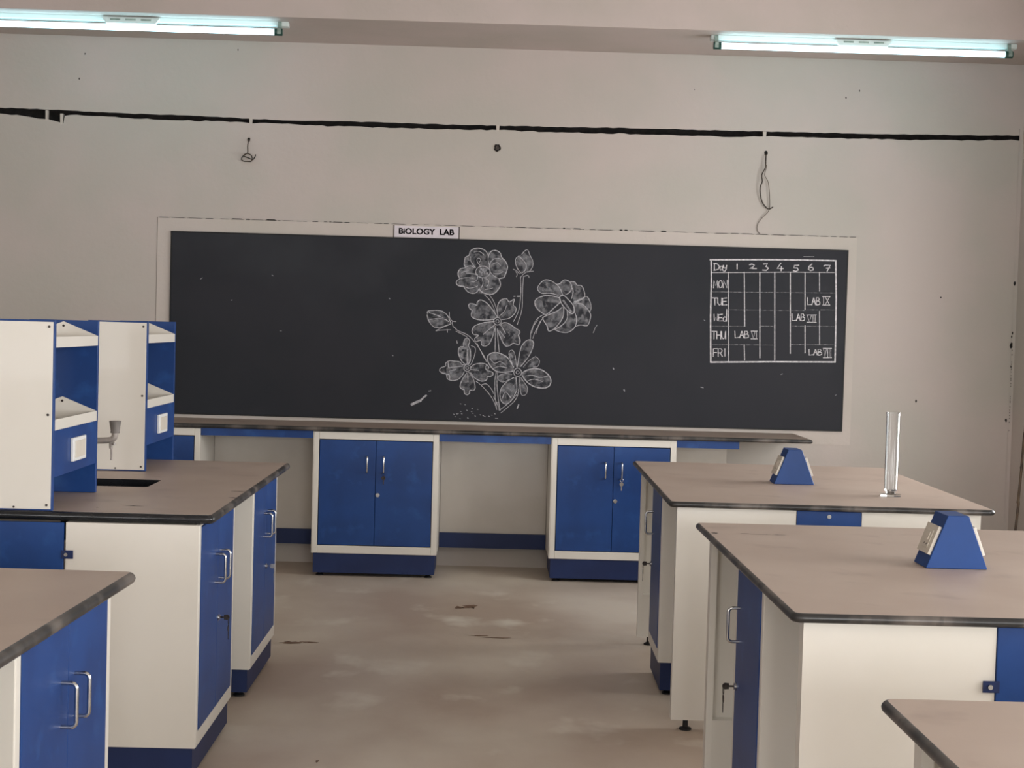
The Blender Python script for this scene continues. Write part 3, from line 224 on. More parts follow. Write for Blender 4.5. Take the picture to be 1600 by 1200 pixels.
TABLE=[(0.012,[(1.417,2.016),(1.761,2.027),(2.018,2.031),(2.225,2.033)]),(0.012,[(2.225,2.033),(2.237,1.796),(2.244,1.382)]),(0.012,[(2.244,1.382),(1.842,1.373),(1.442,1.359)]),(0.012,[(1.442,1.359),(1.431,1.657),(1.429,1.890),(1.423,2.017)]),(0.005,[(1.426,1.934),(1.647,1.941),(1.939,1.951),(2.219,1.957)]),(0.006,[(1.536,1.939),(1.557,1.370)]),(0.008,[(1.639,1.942),(1.653,1.597)]),(0.008,[(1.654,1.477),(1.660,1.378)]),(0.008,[(1.739,1.945),(1.758,1.396)]),(0.008,[(1.835,1.948),(1.854,1.383)]),(0.008,[(1.935,1.951),(1.953,1.429)]),(0.008,[(2.030,1.953),(2.038,1.715)]),(0.008,[(2.042,1.610),(2.048,1.435)]),(0.006,[(2.123,1.956),(2.128,1.834)]),(0.006,[(2.132,1.706),(2.140,1.491)]),(0.004,[(1.432,1.811),(2.224,1.825)]),(0.004,[(1.544,1.699),(2.041,1.708)]),(0.004,[(2.052,1.713),(2.122,1.714)]),(0.004,[(2.140,1.715),(2.228,1.717)]),(0.004,[(1.439,1.591),(1.659,1.595)]),(0.004,[(1.750,1.600),(1.840,1.601)]),(0.004,[(1.962,1.606),(2.231,1.610)]),(0.004,[(1.443,1.472),(1.844,1.480)]),(0.004,[(1.955,1.487),(2.236,1.492)]),(0.0075,[(1.446,1.948),(1.445,1.992)]),(0.0075,[(1.441,1.992),(1.463,1.991),(1.478,1.976),(1.471,1.956),(1.443,1.948)]),(0.0075,[(1.497,1.975),(1.486,1.977),(1.481,1.963),(1.487,1.950),(1.496,1.958),(1.498,1.975)]),(0.0075,[(1.498,1.978),(1.500,1.950)]),(0.0075,[(1.503,1.983),(1.506,1.967),(1.515,1.965),(1.523,1.971)]),(0.0075,[(1.524,1.983),(1.522,1.959),(1.514,1.944),(1.505,1.946)]),(0.009,[(1.591,1.993),(1.592,1.962)]),(0.009,[(1.671,1.991),(1.686,1.996),(1.702,1.990),(1.694,1.977),(1.672,1.965),(1.690,1.968),(1.716,1.968)]),(0.009,[(1.760,1.998),(1.787,2.001),(1.776,1.983),(1.794,1.973),(1.781,1.958),(1.757,1.959)]),(0.009,[(1.872,2.006),(1.850,1.972),(1.889,1.973)]),(0.009,[(1.877,1.984),(1.876,1.958)]),(0.009,[(1.989,1.997),(1.960,1.995),(1.958,1.979),(1.980,1.979),(1.986,1.966),(1.972,1.957),(1.954,1.961)]),(0.009,[(2.073,2.007),(2.054,1.990),(2.051,1.973),(2.064,1.965),(2.082,1.969),(2.081,1.982),(2.067,1.986),(2.052,1.977)]),(0.009,[(2.150,1.996),(2.158,2.002),(2.191,2.003),(2.172,1.963)]),(0.009,[(2.167,1.983),(2.189,1.985)]),(0.0075,[(1.445,1.837),(1.446,1.884),(1.458,1.851),(1.467,1.885),(1.472,1.838)]),(0.0075,[(1.488,1.886),(1.478,1.876),(1.476,1.857),(1.484,1.838),(1.496,1.841),(1.502,1.860),(1.496,1.881),(1.488,1.886)]),(0.0075,[(1.507,1.839),(1.507,1.886),(1.531,1.839),(1.532,1.889)]),(0.0075,[(1.441,1.772),(1.469,1.772)]),(0.0075,[(1.455,1.772),(1.457,1.726)]),(0.0075,[(1.473,1.773),(1.475,1.740),(1.486,1.726),(1.498,1.734),(1.500,1.773)]),(0.0075,[(1.500,1.773),(1.502,1.727)]),(0.0075,[(1.532,1.774),(1.505,1.771),(1.507,1.728),(1.534,1.730)]),(0.0075,[(1.506,1.750),(1.529,1.752)]),(0.0075,[(1.453,1.667),(1.457,1.623),(1.466,1.650),(1.477,1.624),(1.478,1.668)]),(0.0075,[(1.507,1.669),(1.482,1.666),(1.484,1.625),(1.508,1.627)]),(0.0075,[(1.483,1.646),(1.504,1.647)]),(0.0075,[(1.534,1.646),(1.523,1.654),(1.512,1.642),(1.517,1.625),(1.529,1.625),(1.534,1.643)]),(0.0075,[(1.534,1.701),(1.535,1.625)]),(0.0075,[(1.444,1.558),(1.470,1.558)]),(0.0075,[(1.457,1.558),(1.458,1.509)]),(0.0075,[(1.475,1.558),(1.476,1.510)]),(0.0075,[(1.501,1.559),(1.502,1.510)]),(0.0075,[(1.475,1.534),(1.501,1.535)]),(0.0075,[(1.505,1.559),(1.507,1.525),(1.517,1.511),(1.529,1.518),(1.531,1.560)]),(0.0075,[(1.531,1.560),(1.533,1.511)]),(0.0075,[(1.482,1.447),(1.456,1.446),(1.457,1.396)]),(0.0075,[(1.456,1.421),(1.478,1.422)]),(0.0075,[(1.489,1.397),(1.487,1.447),(1.506,1.447),(1.514,1.435),(1.507,1.422),(1.488,1.419)]),(0.0075,[(1.501,1.421),(1.516,1.398)]),(0.0075,[(1.530,1.448),(1.532,1.401)]),(0.0075,[(2.051,1.791),(2.054,1.745),(2.076,1.747)]),(0.0075,[(2.081,1.745),(2.091,1.792),(2.092,1.792),(2.105,1.746)]),(0.0075,[(2.085,1.764),(2.100,1.764)]),(0.0075,[(2.109,1.746),(2.109,1.793),(2.122,1.792),(2.128,1.782),(2.120,1.772),(2.111,1.769)]),(0.0075,[(2.120,1.772),(2.132,1.765),(2.132,1.751),(2.121,1.746),(2.109,1.746)]),(0.0075,[(1.955,1.684),(1.958,1.641),(1.981,1.643)]),(0.0075,[(1.985,1.641),(1.996,1.685),(1.997,1.685),(2.010,1.642)]),(0.0075,[(1.989,1.659),(2.005,1.659)]),(0.0075,[(2.014,1.642),(2.014,1.685),(2.027,1.685),(2.034,1.675),(2.025,1.666),(2.016,1.664)]),(0.0075,[(2.025,1.666),(2.038,1.660),(2.037,1.647),(2.026,1.642),(2.014,1.642)]),(0.0075,[(1.591,1.563),(1.594,1.520),(1.619,1.523)]),(0.0075,[(1.623,1.521),(1.635,1.564),(1.637,1.564),(1.650,1.521)]),(0.0075,[(1.628,1.538),(1.645,1.538)]),(0.0075,[(1.655,1.521),(1.654,1.565),(1.669,1.564),(1.676,1.554),(1.667,1.546),(1.657,1.543)]),(0.0075,[(1.667,1.546),(1.680,1.539),(1.680,1.526),(1.668,1.522),(1.655,1.521)]),(0.0075,[(2.073,1.459),(2.075,1.422),(2.098,1.425)]),(0.0075,[(2.103,1.423),(2.114,1.461),(2.115,1.461),(2.127,1.424)]),(0.0075,[(2.107,1.438),(2.123,1.438)]),(0.0075,[(2.132,1.424),(2.132,1.461),(2.145,1.461),(2.151,1.452),(2.143,1.445),(2.133,1.442)]),(0.0075,[(2.143,1.445),(2.156,1.439),(2.155,1.428),(2.144,1.424),(2.132,1.424)]),(0.006,[(2.147,1.800),(2.197,1.801)]),(0.006,[(2.149,1.746),(2.198,1.747)]),(0.005,[(2.155,1.800),(2.157,1.746)]),(0.005,[(2.165,1.800),(2.196,1.747)]),(0.005,[(2.194,1.801),(2.167,1.747)]),(0.006,[(2.051,1.679),(2.112,1.681)]),(0.006,[(2.053,1.633),(2.114,1.634)]),(0.005,[(2.053,1.679),(2.069,1.633),(2.081,1.680)]),(0.005,[(2.091,1.680),(2.092,1.634)]),(0.005,[(2.105,1.681),(2.106,1.634)]),(0.006,[(1.695,1.566),(1.736,1.567)]),(0.006,[(1.696,1.516),(1.737,1.517)]),(0.005,[(1.697,1.566),(1.711,1.516),(1.721,1.566)]),(0.005,[(1.729,1.567),(1.731,1.517)]),(0.006,[(2.164,1.468),(2.219,1.469)]),(0.006,[(2.166,1.408),(2.221,1.410)]),(0.005,[(2.166,1.468),(2.178,1.409),(2.186,1.468)]),(0.005,[(2.193,1.469),(2.195,1.409)]),(0.005,[(2.203,1.469),(2.205,1.409)]),(0.005,[(2.214,1.469),(2.216,1.410)])]

# ================= the room =================
struct('floor', box(RX0, RX1, RY0, RY1, -.1, 0), M['floor'])
struct('ceiling', box(RX0, RX1, RY0, RY1, RZ, RZ+.1), M['ceil'])
def wall_with_holes(bm, lo, hi, zt, holes, f):
    # f(a0,a1,z0,z1) adds a solid piece
    a = lo
    for (h0, h1, z0, z1) in sorted(holes):
        f(a, h0, 0, zt); f(h0, h1, 0, z0); f(h0, h1, z1, zt); a = h1
    f(a, hi, 0, zt)
bm = bmesh.new(); wall_with_holes(bm, RY0, RY1, RZ, WIN_R, lambda a, b, z0, z1: bx(bm, RX1, RX1+.2, a, b, z0, z1)); struct('wall_right', bm, M['wall'])
bm = bmesh.new(); wall_with_holes(bm, RX0, RX1, RZ, WIN_F, lambda a, b, z0, z1: bx(bm, a, b, RY0-.2, RY0, z0, z1)); struct('wall_front', bm, M['wall'])
struct('wall_left', box(RX0-.2, RX0, RY0, RY1, 0, RZ), M['wall'])
k = 0
for side, L_ in (('r', WIN_R), ('f', WIN_F)):
    for (a, b, z0, z1) in L_:
        k += 1; bm = bmesh.new(); n = 4
        for i in range(n+1):
            t = a + (b-a)*i/n; t0 = max(a, t-.02); t1 = min(b, t+.02)
            if side == 'r': bx(bm, RX1+.06, RX1+.11, t0, t1, z0+.04, z1-.04)
            else: bx(bm, t0, t1, RY0-.11, RY0-.06, z0+.04, z1-.04)
        for (q0, q1) in ((z0, z0+.04), (z1-.04, z1)):
            if side == 'r': bx(bm, RX1+.06, RX1+.11, a, b, q0, q1)
            else: bx(bm, a, b, RY0-.11, RY0-.06, q0, q1)
        struct('window_%d' % k, bm, M['white'])

# back wall with a real chased groove (open slot, 5 cm deep)
TOP = [(-3.4, 2.850), (-3.132, 2.849), (-2.991, 2.849), (-2.853, 2.845), (-2.719, 2.845), (-2.525, 2.839), (-2.322, 2.837), (-2.078, 2.836), (-1.794, 2.832), (-1.558, 2.827), (-1.305, 2.822), (-1.02, 2.827), (-0.694, 2.828), (-0.327, 2.827), (0.033, 2.83), (0.369, 2.832), (0.696, 2.837), (1.025, 2.839), (1.353, 2.841), (1.748, 2.844), (2.094, 2.846), (2.423, 2.848), (2.753, 2.854), (3.084, 2.859), (3.385, 2.866)]
BOT = [(-3.4, 2.818), (-3.132, 2.816), (-2.99, 2.806), (-2.929, 2.798), (-2.889, 2.791), (-2.828, 2.789), (-2.767, 2.775), (-2.73, 2.764), (-2.722, 2.813), (-2.646, 2.823), (-2.524, 2.818), (-2.321, 2.812), (-2.078, 2.807), (-1.793, 2.808), (-1.557, 2.803), (-1.305, 2.806), (-1.02, 2.798), (-0.693, 2.8), (-0.326, 2.799), (0.034, 2.805), (0.37, 2.803), (0.697, 2.805), (1.026, 2.806), (1.354, 2.808), (1.56, 2.806), (1.749, 2.816), (2.095, 2.818), (2.424, 2.819), (2.755, 2.821), (3.085, 2.831), (3.332, 2.842), (3.387, 2.836)]
random.seed(3)
def rough_line(P, amp):
    o = []
    for (x0, z0), (x1, z1) in zip(P, P[1:]):
        n = max(1, int(abs(x1-x0)/.035))
        for i in range(n): t = i/n; o.append((x0+(x1-x0)*t, z0+(z1-z0)*t + (random.uniform(-amp, amp) if i else 0)))
    o.append(P[-1]); return o
TOPr = rough_line([(x, z+.003) for x, z in TOP], .0025); BOTr = rough_line([(x, z-.001) for x, z in BOT], .004)
bm = bmesh.new(); Yw = RY1; G = .05
def strip(bm, P, f2, mi=0):
    A = [bm.verts.new((x, Yw, z)) for x, z in P]; B = [bm.verts.new(f2(x, z)) for x, z in P]
    for i in range(len(P)-1):
        f = bm.faces.new((A[i], A[i+1], B[i+1], B[i])); f.material_index = mi
strip(bm, TOPr, lambda x, z: (x, Yw, RZ)); strip(bm, BOTr, lambda x, z: (x, Yw, 0))
strip(bm, TOPr, lambda x, z: (x, Yw+G, z), 1); strip(bm, BOTr, lambda x, z: (x, Yw+G, z), 1)
def quad(bm, P, mi=0):
    f = bm.faces.new([bm.verts.new(p) for p in P]); f.material_index = mi
quad(bm, [(RX0, Yw, 0), (-3.4, Yw, 0), (-3.4, Yw, RZ), (RX0, Yw, RZ)])
quad(bm, [(3.386, Yw, 0), (RX1, Yw, 0), (RX1, Yw, RZ), (3.386, Yw, RZ)])
quad(bm, [(-3.45, Yw+G, 2.7), (3.42, Yw+G, 2.7), (3.42, Yw+G, 2.92), (-3.45, Yw+G, 2.92)], 1)
bx(bm, RX0, RX1+.2, Yw+.08, Yw+.2, 0, RZ)
wb = struct('wall_back', bm, [M['wall'], M['raw_shade']])
bm = bmesh.new()
for x, z, wd_ in ((-2.837, 2.82, .012), (-2.742, 2.80, .016), (-1.542, 2.815, .016), (.033, 2.818, .018), (1.744, 2.83, .018)):
    prism(bm, [(x-wd_/2, z-.045 if x < -2 else z-.016), (x+wd_/2, z-.04 if x < -2 else z-.016), (x+wd_*.6, z+.026 if x < -2 else z+.016), (x-wd_*.6, z+.026 if x < -2 else z+.016)], 'y', Yw-.001, Yw+.03)
struct('plaster_bridge', bm, M['patch'], wb)
# knocks and pin holes in the plaster
bm = bmesh.new(); random.seed(8)
for x, z, r in ((3.392, 1.92, .012), (3.39, 1.60, .008), (3.386, 1.577, .006), (3.385, 1.520, .016), (3.39, 1.383, .006), (3.37, 1.035, .01), (2.917, 1.816, .006), (2.781, 1.143, .008), (1.283, 3.099, .004), (-2.634, 3.05, .006), (-1.632, 3.262, .005), (2.258, 3.076, .005), (2.343, 3.123, .006), (-2.6, 3.209, .005)):
    prism(bm, [(x+r*math.cos(a)*.7*random.uniform(.7, 1.1), z+r*math.sin(a)*random.uniform(.9, 1.5)) for a in [i*PI/4 for i in range(8)]], 'y', Yw-.0015, Yw+.002)
for i in range(46):
    z = 1.5 - i*.012 + random.uniform(0, .01)
    if random.random() < .6: bx(bm, 3.391, 3.394, Yw-.0015, Yw+.001, z, z+random.uniform(.004, .01))
struct('plaster_hole', bm, M['raw_shade'], wb)
# beam along the top of the back wall
struct('trim_1', box(RX0, RX1, 9.06, Yw-.001, 3.32, RZ-.001, bev=0), M['beam'])
# slightly proud plaster surround of the chalkboard, with its cracked upper joint
bm = bmesh.new(); SX0, SX1, SZ0, SZ1 = -2.119, 2.362, .847, 2.187
bx(bm, SX0, SX1, Yw-.004, Yw-.0005, SZ0, SZ1)
sur = struct('trim_2', bm, M['patch'])
bm = bmesh.new(); random.seed(5); x = SX0
while x < SX1-.02:
    l = random.uniform(.01, .12); t = random.choice((.0015, .002, .003, .006)) if x < 1.9 else .002
    prism(bm, [(x, SZ1-.001), (min(x+l, SX1), SZ1-.001), (min(x+l*.8, SX1), SZ1+t), (x+l*.2, SZ1+t)], 'y', Yw-.005, Yw)
    x += l + random.choice((0, 0, .008, .03))
struct('joint_crack', bm, M['raw_shade'], sur)
bm = bmesh.new(); bx(bm, SX0-.002, SX0, Yw-.003, Yw, 1.2, SZ1); struct('joint_line', bm, M['wirepale'], sur)

# ================= chalkboard =================
BX0, BX1, BZ0, BZ1 = -2.032, 2.306, .934, 2.1023; YF = Yw-.016
cb = thing('chalkboard', 'long dark slate chalkboard on back wall with chalk flowers and timetable', 'chalkboard', (0, Yw-.005, BZ0))
def atcb(o): o.location = (0, -(Yw-.005), -BZ0); return o
atcb(obj('slate_panel', box(BX0+.008, BX1-.008, YF, Yw-.005, BZ0+.008, BZ1-.008), M['board'], cb))
bm = bmesh.new()
bx(bm, BX0, BX0+.0075, YF-.002, Yw-.005, BZ0, BZ1); bx(bm, BX1-.0075, BX1, YF-.002, Yw-.005, BZ0, BZ1)
bx(bm, BX0+.0076, BX1-.0076, YF-.002, Yw-.005, BZ0, BZ0+.0075); bx(bm, BX0+.0076, BX1-.0076, YF-.002, Yw-.005, BZ1-.0075, BZ1)
atcb(obj('board_edge', bm, M['boardedge'], cb))
YC = YF-.0012
bm = bmesh.new()
for i, P in enumerate(PETALS):
    P = smooth_pts(list(P)+[P[0]], 3)[:-1]; y = YF-.0004-.00002*i
    try:
        f = bm.faces.new([bm.verts.new((a, y, b)) for a, b in P])
    except Exception: pass
bmesh.ops.triangulate(bm, faces=bm.faces)
o = atcb(obj('chalk_petal_shading', bm, M['chalkdust'], cb)); o['label'] = 'rubbed chalk shading inside the drawn petals'
bm = bmesh.new()
for i, (w_, P) in enumerate(FLOWER): ribbon(bm, smooth_pts(P, 4), w_*.85, YC-.00001*i)
o = atcb(obj('chalk_flower_drawing', bm, M['chalk'], cb)); o['label'] = 'white chalk outline bouquet of flowers and buds'
# scribbled hatching inside petals
bm = bmesh.new(); random.seed(11)
for P in PETALS:
    cx = sum(p[0] for p in P)/len(P); cz = sum(p[1] for p in P)/len(P); rx = max(p[0] for p in P)-cx; rz = max(p[1] for p in P)-cz
    for k in range(7 if rx < .12 else 22):
        a = random.uniform(0, 2*PI); q = random.uniform(.1, .62); x = cx+rx*q*math.cos(a); z = cz+rz*q*math.sin(a); t = random.uniform(0, PI); l = random.uniform(.008, .022)
        ribbon(bm, smooth_pts([(x, z), (x+l*math.cos(t), z+l*math.sin(t)), (x+1.7*l*math.cos(t+.5), z+1.7*l*math.sin(t+.5))], 3), random.uniform(.002, .005), YF-.0009)
atcb(obj('chalk_petal_hatching', bm, M['chalkdust'], cb))
bm = bmesh.new()
for i, (w_, P) in enumerate(TABLE): ribbon(bm, P, w_*.8, YC-.00001*i, 1 if w_ < .0047 or w_ == .00601 else 0)
o = atcb(obj('chalk_timetable', bm, [M['chalkbright'], M['chalkfaint']], cb)); o['label'] = 'chalk timetable of days and lab periods'
bm = bmesh.new()
for i, (w_, P) in enumerate(MARKS): ribbon(bm, P, w_*.8, YC-.00001*i)
atcb(obj('chalk_smudge', bm, M['chalk'], cb))

# BIOLOGY LAB sign
sg = thing('room_sign', 'small white paper strip reading BiOLOGY LAB above the chalkboard', 'sign', (-.405, Yw-.004, 2.105))
obj('paper', box(-.205, .205, -.0025, -.0005, 0, .072), M['paper'], sg)
bm = bmesh.new(); bx(bm, -.211, -.206, -.0035, -.0005, -.002, .076); obj('side_bar', bm, M['ink'], sg)
bm = bmesh.new(); bx(bm, .206, .211, -.0035, -.0005, -.002, .076); obj('side_bar', bm, M['ink'], sg)
def text_mesh(s, size, m, parent, name, loc, width=None, bold=0.0):
    cu = bpy.data.curves.new('t', 'FONT'); cu.body = s; cu.size = size; cu.align_x = 'CENTER'; cu.align_y = 'CENTER'; cu.extrude = .0004; cu.offset = bold
    to = bpy.data.objects.new('t', cu); C.objects.link(to); bpy.context.view_layer.update()
    me = bpy.data.meshes.new_from_object(to.evaluated_get(bpy.context.evaluated_depsgraph_get())); bpy.data.objects.remove(to)
    xs = [v.co.x for v in me.vertices]; sx = (width/(max(xs)-min(xs))) if width else 1; c = (max(xs)+min(xs))/2
    for v in me.vertices: v.co = ((v.co.x-c)*sx, -v.co.z, v.co.y)
    bm = bmesh.new()
    for dx, dz in ((-.0012, 0), (0, 0), (.0012, 0), (0, .0008), (0, -.0008)):
        n0 = len(bm.verts); bm.from_mesh(me); bm.verts.ensure_lookup_table()
        bmesh.ops.translate(bm, vec=(dx, 0, dz), verts=bm.verts[n0:])
    bm.to_mesh(me); bm.free()
    me.materials.clear(); me.materials.append(m)
    o = bpy.data.objects.new(name, me); C.objects.link(o); o.parent = parent; o.location = loc; return o
text_mesh('BiOLOGY  LAB', .052, M['ink'], sg, 'lettering', (0, -.003, .037), .352, .0008)

# ================= wires and stub on the wall =================
def wire(name, label, cat, loc, paths, hole_r, extra=None):
    t = thing(name, label, cat, loc)
    bm = bmesh.new(); prism(bm, [(hole_r*math.cos(a)*random.uniform(.7, 1), hole_r*1.2*math.sin(a)*random.uniform(.8, 1.1)) for a in [i*PI/5 for i in range(10)]], 'y', -.003, .0)
    obj('wall_hole', bm, M['raw_shade'], t)
    for P, r, m in paths:
        bm = bmesh.new(); P3 = [(x-loc[0], y-loc[1], z-loc[2]) for x, y, z in P]
        tube(bm, catmull3(P3), r, 8); obj('wire_strand', bm, m, t, True)
    return t
yw = Yw-.006
wire('hanging_wire', 'short dark wire curled into a small loop below a wall hole', 'wire', (-1.551, Yw, 2.697),
     [([(-1.551, yw, 2.697), (-1.551, yw-.015, 2.685), (-1.554, yw-.02, 2.649), (-1.553, yw-.02, 2.612), (-1.561, yw-.02, 2.604), (-1.585, yw-.015, 2.587), (-1.593, yw-.012, 2.57), (-1.581, yw-.012, 2.558), (-1.556, yw-.01, 2.557), (-1.532, yw-.012, 2.558), (-1.524, yw-.02, 2.572), (-1.528, yw-.03, 2.592), (-1.553, yw-.034, 2.604), (-1.577, yw-.03, 2.59), (-1.544, yw-.03, 2.576), (-1.52, yw-.02, 2.568), (-1.508, yw-.015, 2.585), (-1.504, yw-.01, 2.601)], .0036, M['wire'])], .011)
wire('hanging_wire', 'long thin twisted wire hanging from right wall hole above chalkboard', 'wire', (1.756, Yw, 2.71),
     [([(1.756, yw, 2.70), (1.752, yw-.02, 2.66), (1.751, yw-.02, 2.616), (1.74, yw-.02, 2.591), (1.729, yw-.02, 2.562), (1.734, yw-.02, 2.525), (1.723, yw-.02, 2.492), (1.724, yw-.015, 2.451), (1.738, yw-.01, 2.398), (1.764, yw-.01, 2.362), (1.785, yw-.012, 2.351), (1.809, yw-.02, 2.364)], .0038, M['wire']),
      ([(1.758, yw-.02, 2.63), (1.758, yw-.02, 2.616), (1.749, yw-.015, 2.566), (1.771, yw-.01, 2.53), (1.781, yw-.01, 2.481), (1.787, yw-.008, 2.42), (1.789, yw-.008, 2.359), (1.778, yw-.006, 2.33), (1.742, yw-.004, 2.292), (1.718, yw-.002, 2.254), (1.716, yw-.002, 2.213), (1.733, yw-.002, 2.192)], .0022, M['wirepale'])], .014)
st = thing('fixing_stub', 'rough dark round fixing stub in the wall above the sign', 'fixing', (.033, Yw, 2.691))
bm = bmesh.new(); prism(bm, [(.024*math.cos(a)*f_, .026*math.sin(a)*f_) for a, f_ in zip([i*PI/6 for i in range(12)], (1, .85, 1, .8, 1, .9, .75, 1, .9, 1, .8, 1))], 'y', -.004, 0); obj('rough_hole', bm, M['raw_shade'], st)
bm = bmesh.new(); tube(bm, [(0, 0, 0), (0, -.012, 0)], .014, 8); tube(bm, [(-.004, -.01, .004), (-.004, -.016, .004)], .006, 8); obj('stub_end', bm, M['darkmetal'], st)

# ================= tube lights on the beam soffit =================
def tube_light(xc, label, xl=-.875, xr=.875):
    t = thing('tube_light', label, 'light', (xc, 9.19, 3.32), 0, 'tube lights under the beam')
    obj('batten', box(xl-.03, xr+.05, -.005, .055, -.030, -.0005, bev=.003), M['steel'], t)
    bm = bmesh.new(); prism(bm, [(-.17, -.012), (.17, -.012), (.145, -.045), (-.145, -.045)], 'y', -.03, -.0055)
    cv = obj('ballast_cover', bm, M['steel'], t)
    for x in (-.09, 0, .09): obj('vent_slot', box(x-.03, x+.03, -.0315, -.0302, -.028, -.018), M['holder'], cv)
    for s in (xl, xr):
        d = 1 if s > 0 else -1
        bm = bmesh.new(); prism(bm, [(-.012, -.004), (.02, -.004), (.006, -.082), (-.044, -.082), (-.044, -.05), (-.02, -.04)], 'x', s-.011, s+.011)
        h = obj('lamp_holder', bm, M['holder'], t)
        bm = bmesh.new(); tube(bm, [(s-d*.028, -.022, -.068), (s+d*.018, -.022, -.068)], .022, 16); obj('holder_cap', bm, M['holderdark'], h, True)
    bm = bmesh.new(); tube(bm, [(xl+.03, -.022, -.068), (xr-.03, -.022, -.068)], .018, 20); obj('fluorescent_tube', bm, M['tube'], t, True)
    return t
tube_light(-2.15, 'lit fluorescent tube light under beam at upper left')
tube_light(2.19, 'lit fluorescent tube light under beam at upper right, above the timetable')

# ================= worktops =================
def rrect(x0, x1, y0, y1, r, seg=5):
    o = []
    for cx, cy, a0 in ((x1-r, y1-r, 0), (x0+r, y1-r, PI/2), (x0+r, y0+r, PI), (x1-r, y0+r, 1.5*PI)):
        for i in range(seg+1): a = a0+PI/2*i/seg; o.append((cx+r*math.cos(a), cy+r*math.sin(a)))
    return o
def worktop_bm(x0, x1, y0, y1, t=.03, hole=None, r=.03, cleanfront=False):
    bm = bmesh.new(); rings = []; b = t/2; K = 6
    for i in range(K+1):
        a = PI/2 - PI*i/K; ins = b*(1-math.cos(a)); z = b*math.sin(a)-b
        rings.append([bm.verts.new((x, y, z)) for x, y in rrect(x0+ins, x1-ins, y0+ins, y1-ins, max(r-ins, .004))])
    n = len(rings[0])
    for A, B in zip(rings, rings[1:]):
        for k in range(n):
            f = bm.faces.new((A[k], A[(k+1) % n], B[(k+1) % n], B[k])); f.material_index = 1; f.smooth = True
            if cleanfront and abs((A[k].co.y+A[(k+1) % n].co.y)/2-y0) < b*1.1 : f.material_index = 2
    def cap(ring, z, mi):
        if not hole: f = bm.faces.new(ring); f.material_index = mi; return None
        h = [bm.verts.new((x, y, z)) for x, y in rrect(*hole, .02, 3)]
        es = [bm.edges.get((ring[k], ring[(k+1) % n])) for k in range(n)] + [bm.edges.new((h[k], h[(k+1) % len(h)])) for k in range(len(h))]
        g = bmesh.ops.triangle_fill(bm, use_beauty=True, edges=es)
        for f in g['geom']:
            if isinstance(f, bmesh.types.BMFace): f.material_index = mi
        return h
    h1 = cap(rings[0], 0, 0); h2 = cap(rings[-1], -t, 1)
    if hole:
        for k in range(len(h1)):
            f = bm.faces.new((h1[k], h1[(k+1) % len(h1)], h2[(k+1) % len(h1)], h2[k])); f.material_index = 2
    return bm
H = .8965
class Bench:
    def __init__(s, x, y, rz=0): s.m = Matrix.Translation((x, y, 0)) @ Matrix.Rotation(rz, 4, 'Z'); s.rz = rz
    def put(s, o, x, y, z, rz=0):
        p = s.m @ Vector((x, y, z)); o.location = p; o.rotation_euler = (0, 0, s.rz+rz); return o
def mk_worktop(bench, label, x0, x1, y1, hole=None, clean=False, t=.03):
    o = obj('bench_worktop', worktop_bm(x0, x1, 0, y1, t=t, hole=hole, cleanfront=clean), [M['top'], M['edge'], M['edgeclean']])
    tag(o, label, 'worktop', 'island bench worktops'); bench.put(o, 0, 0, H); return o

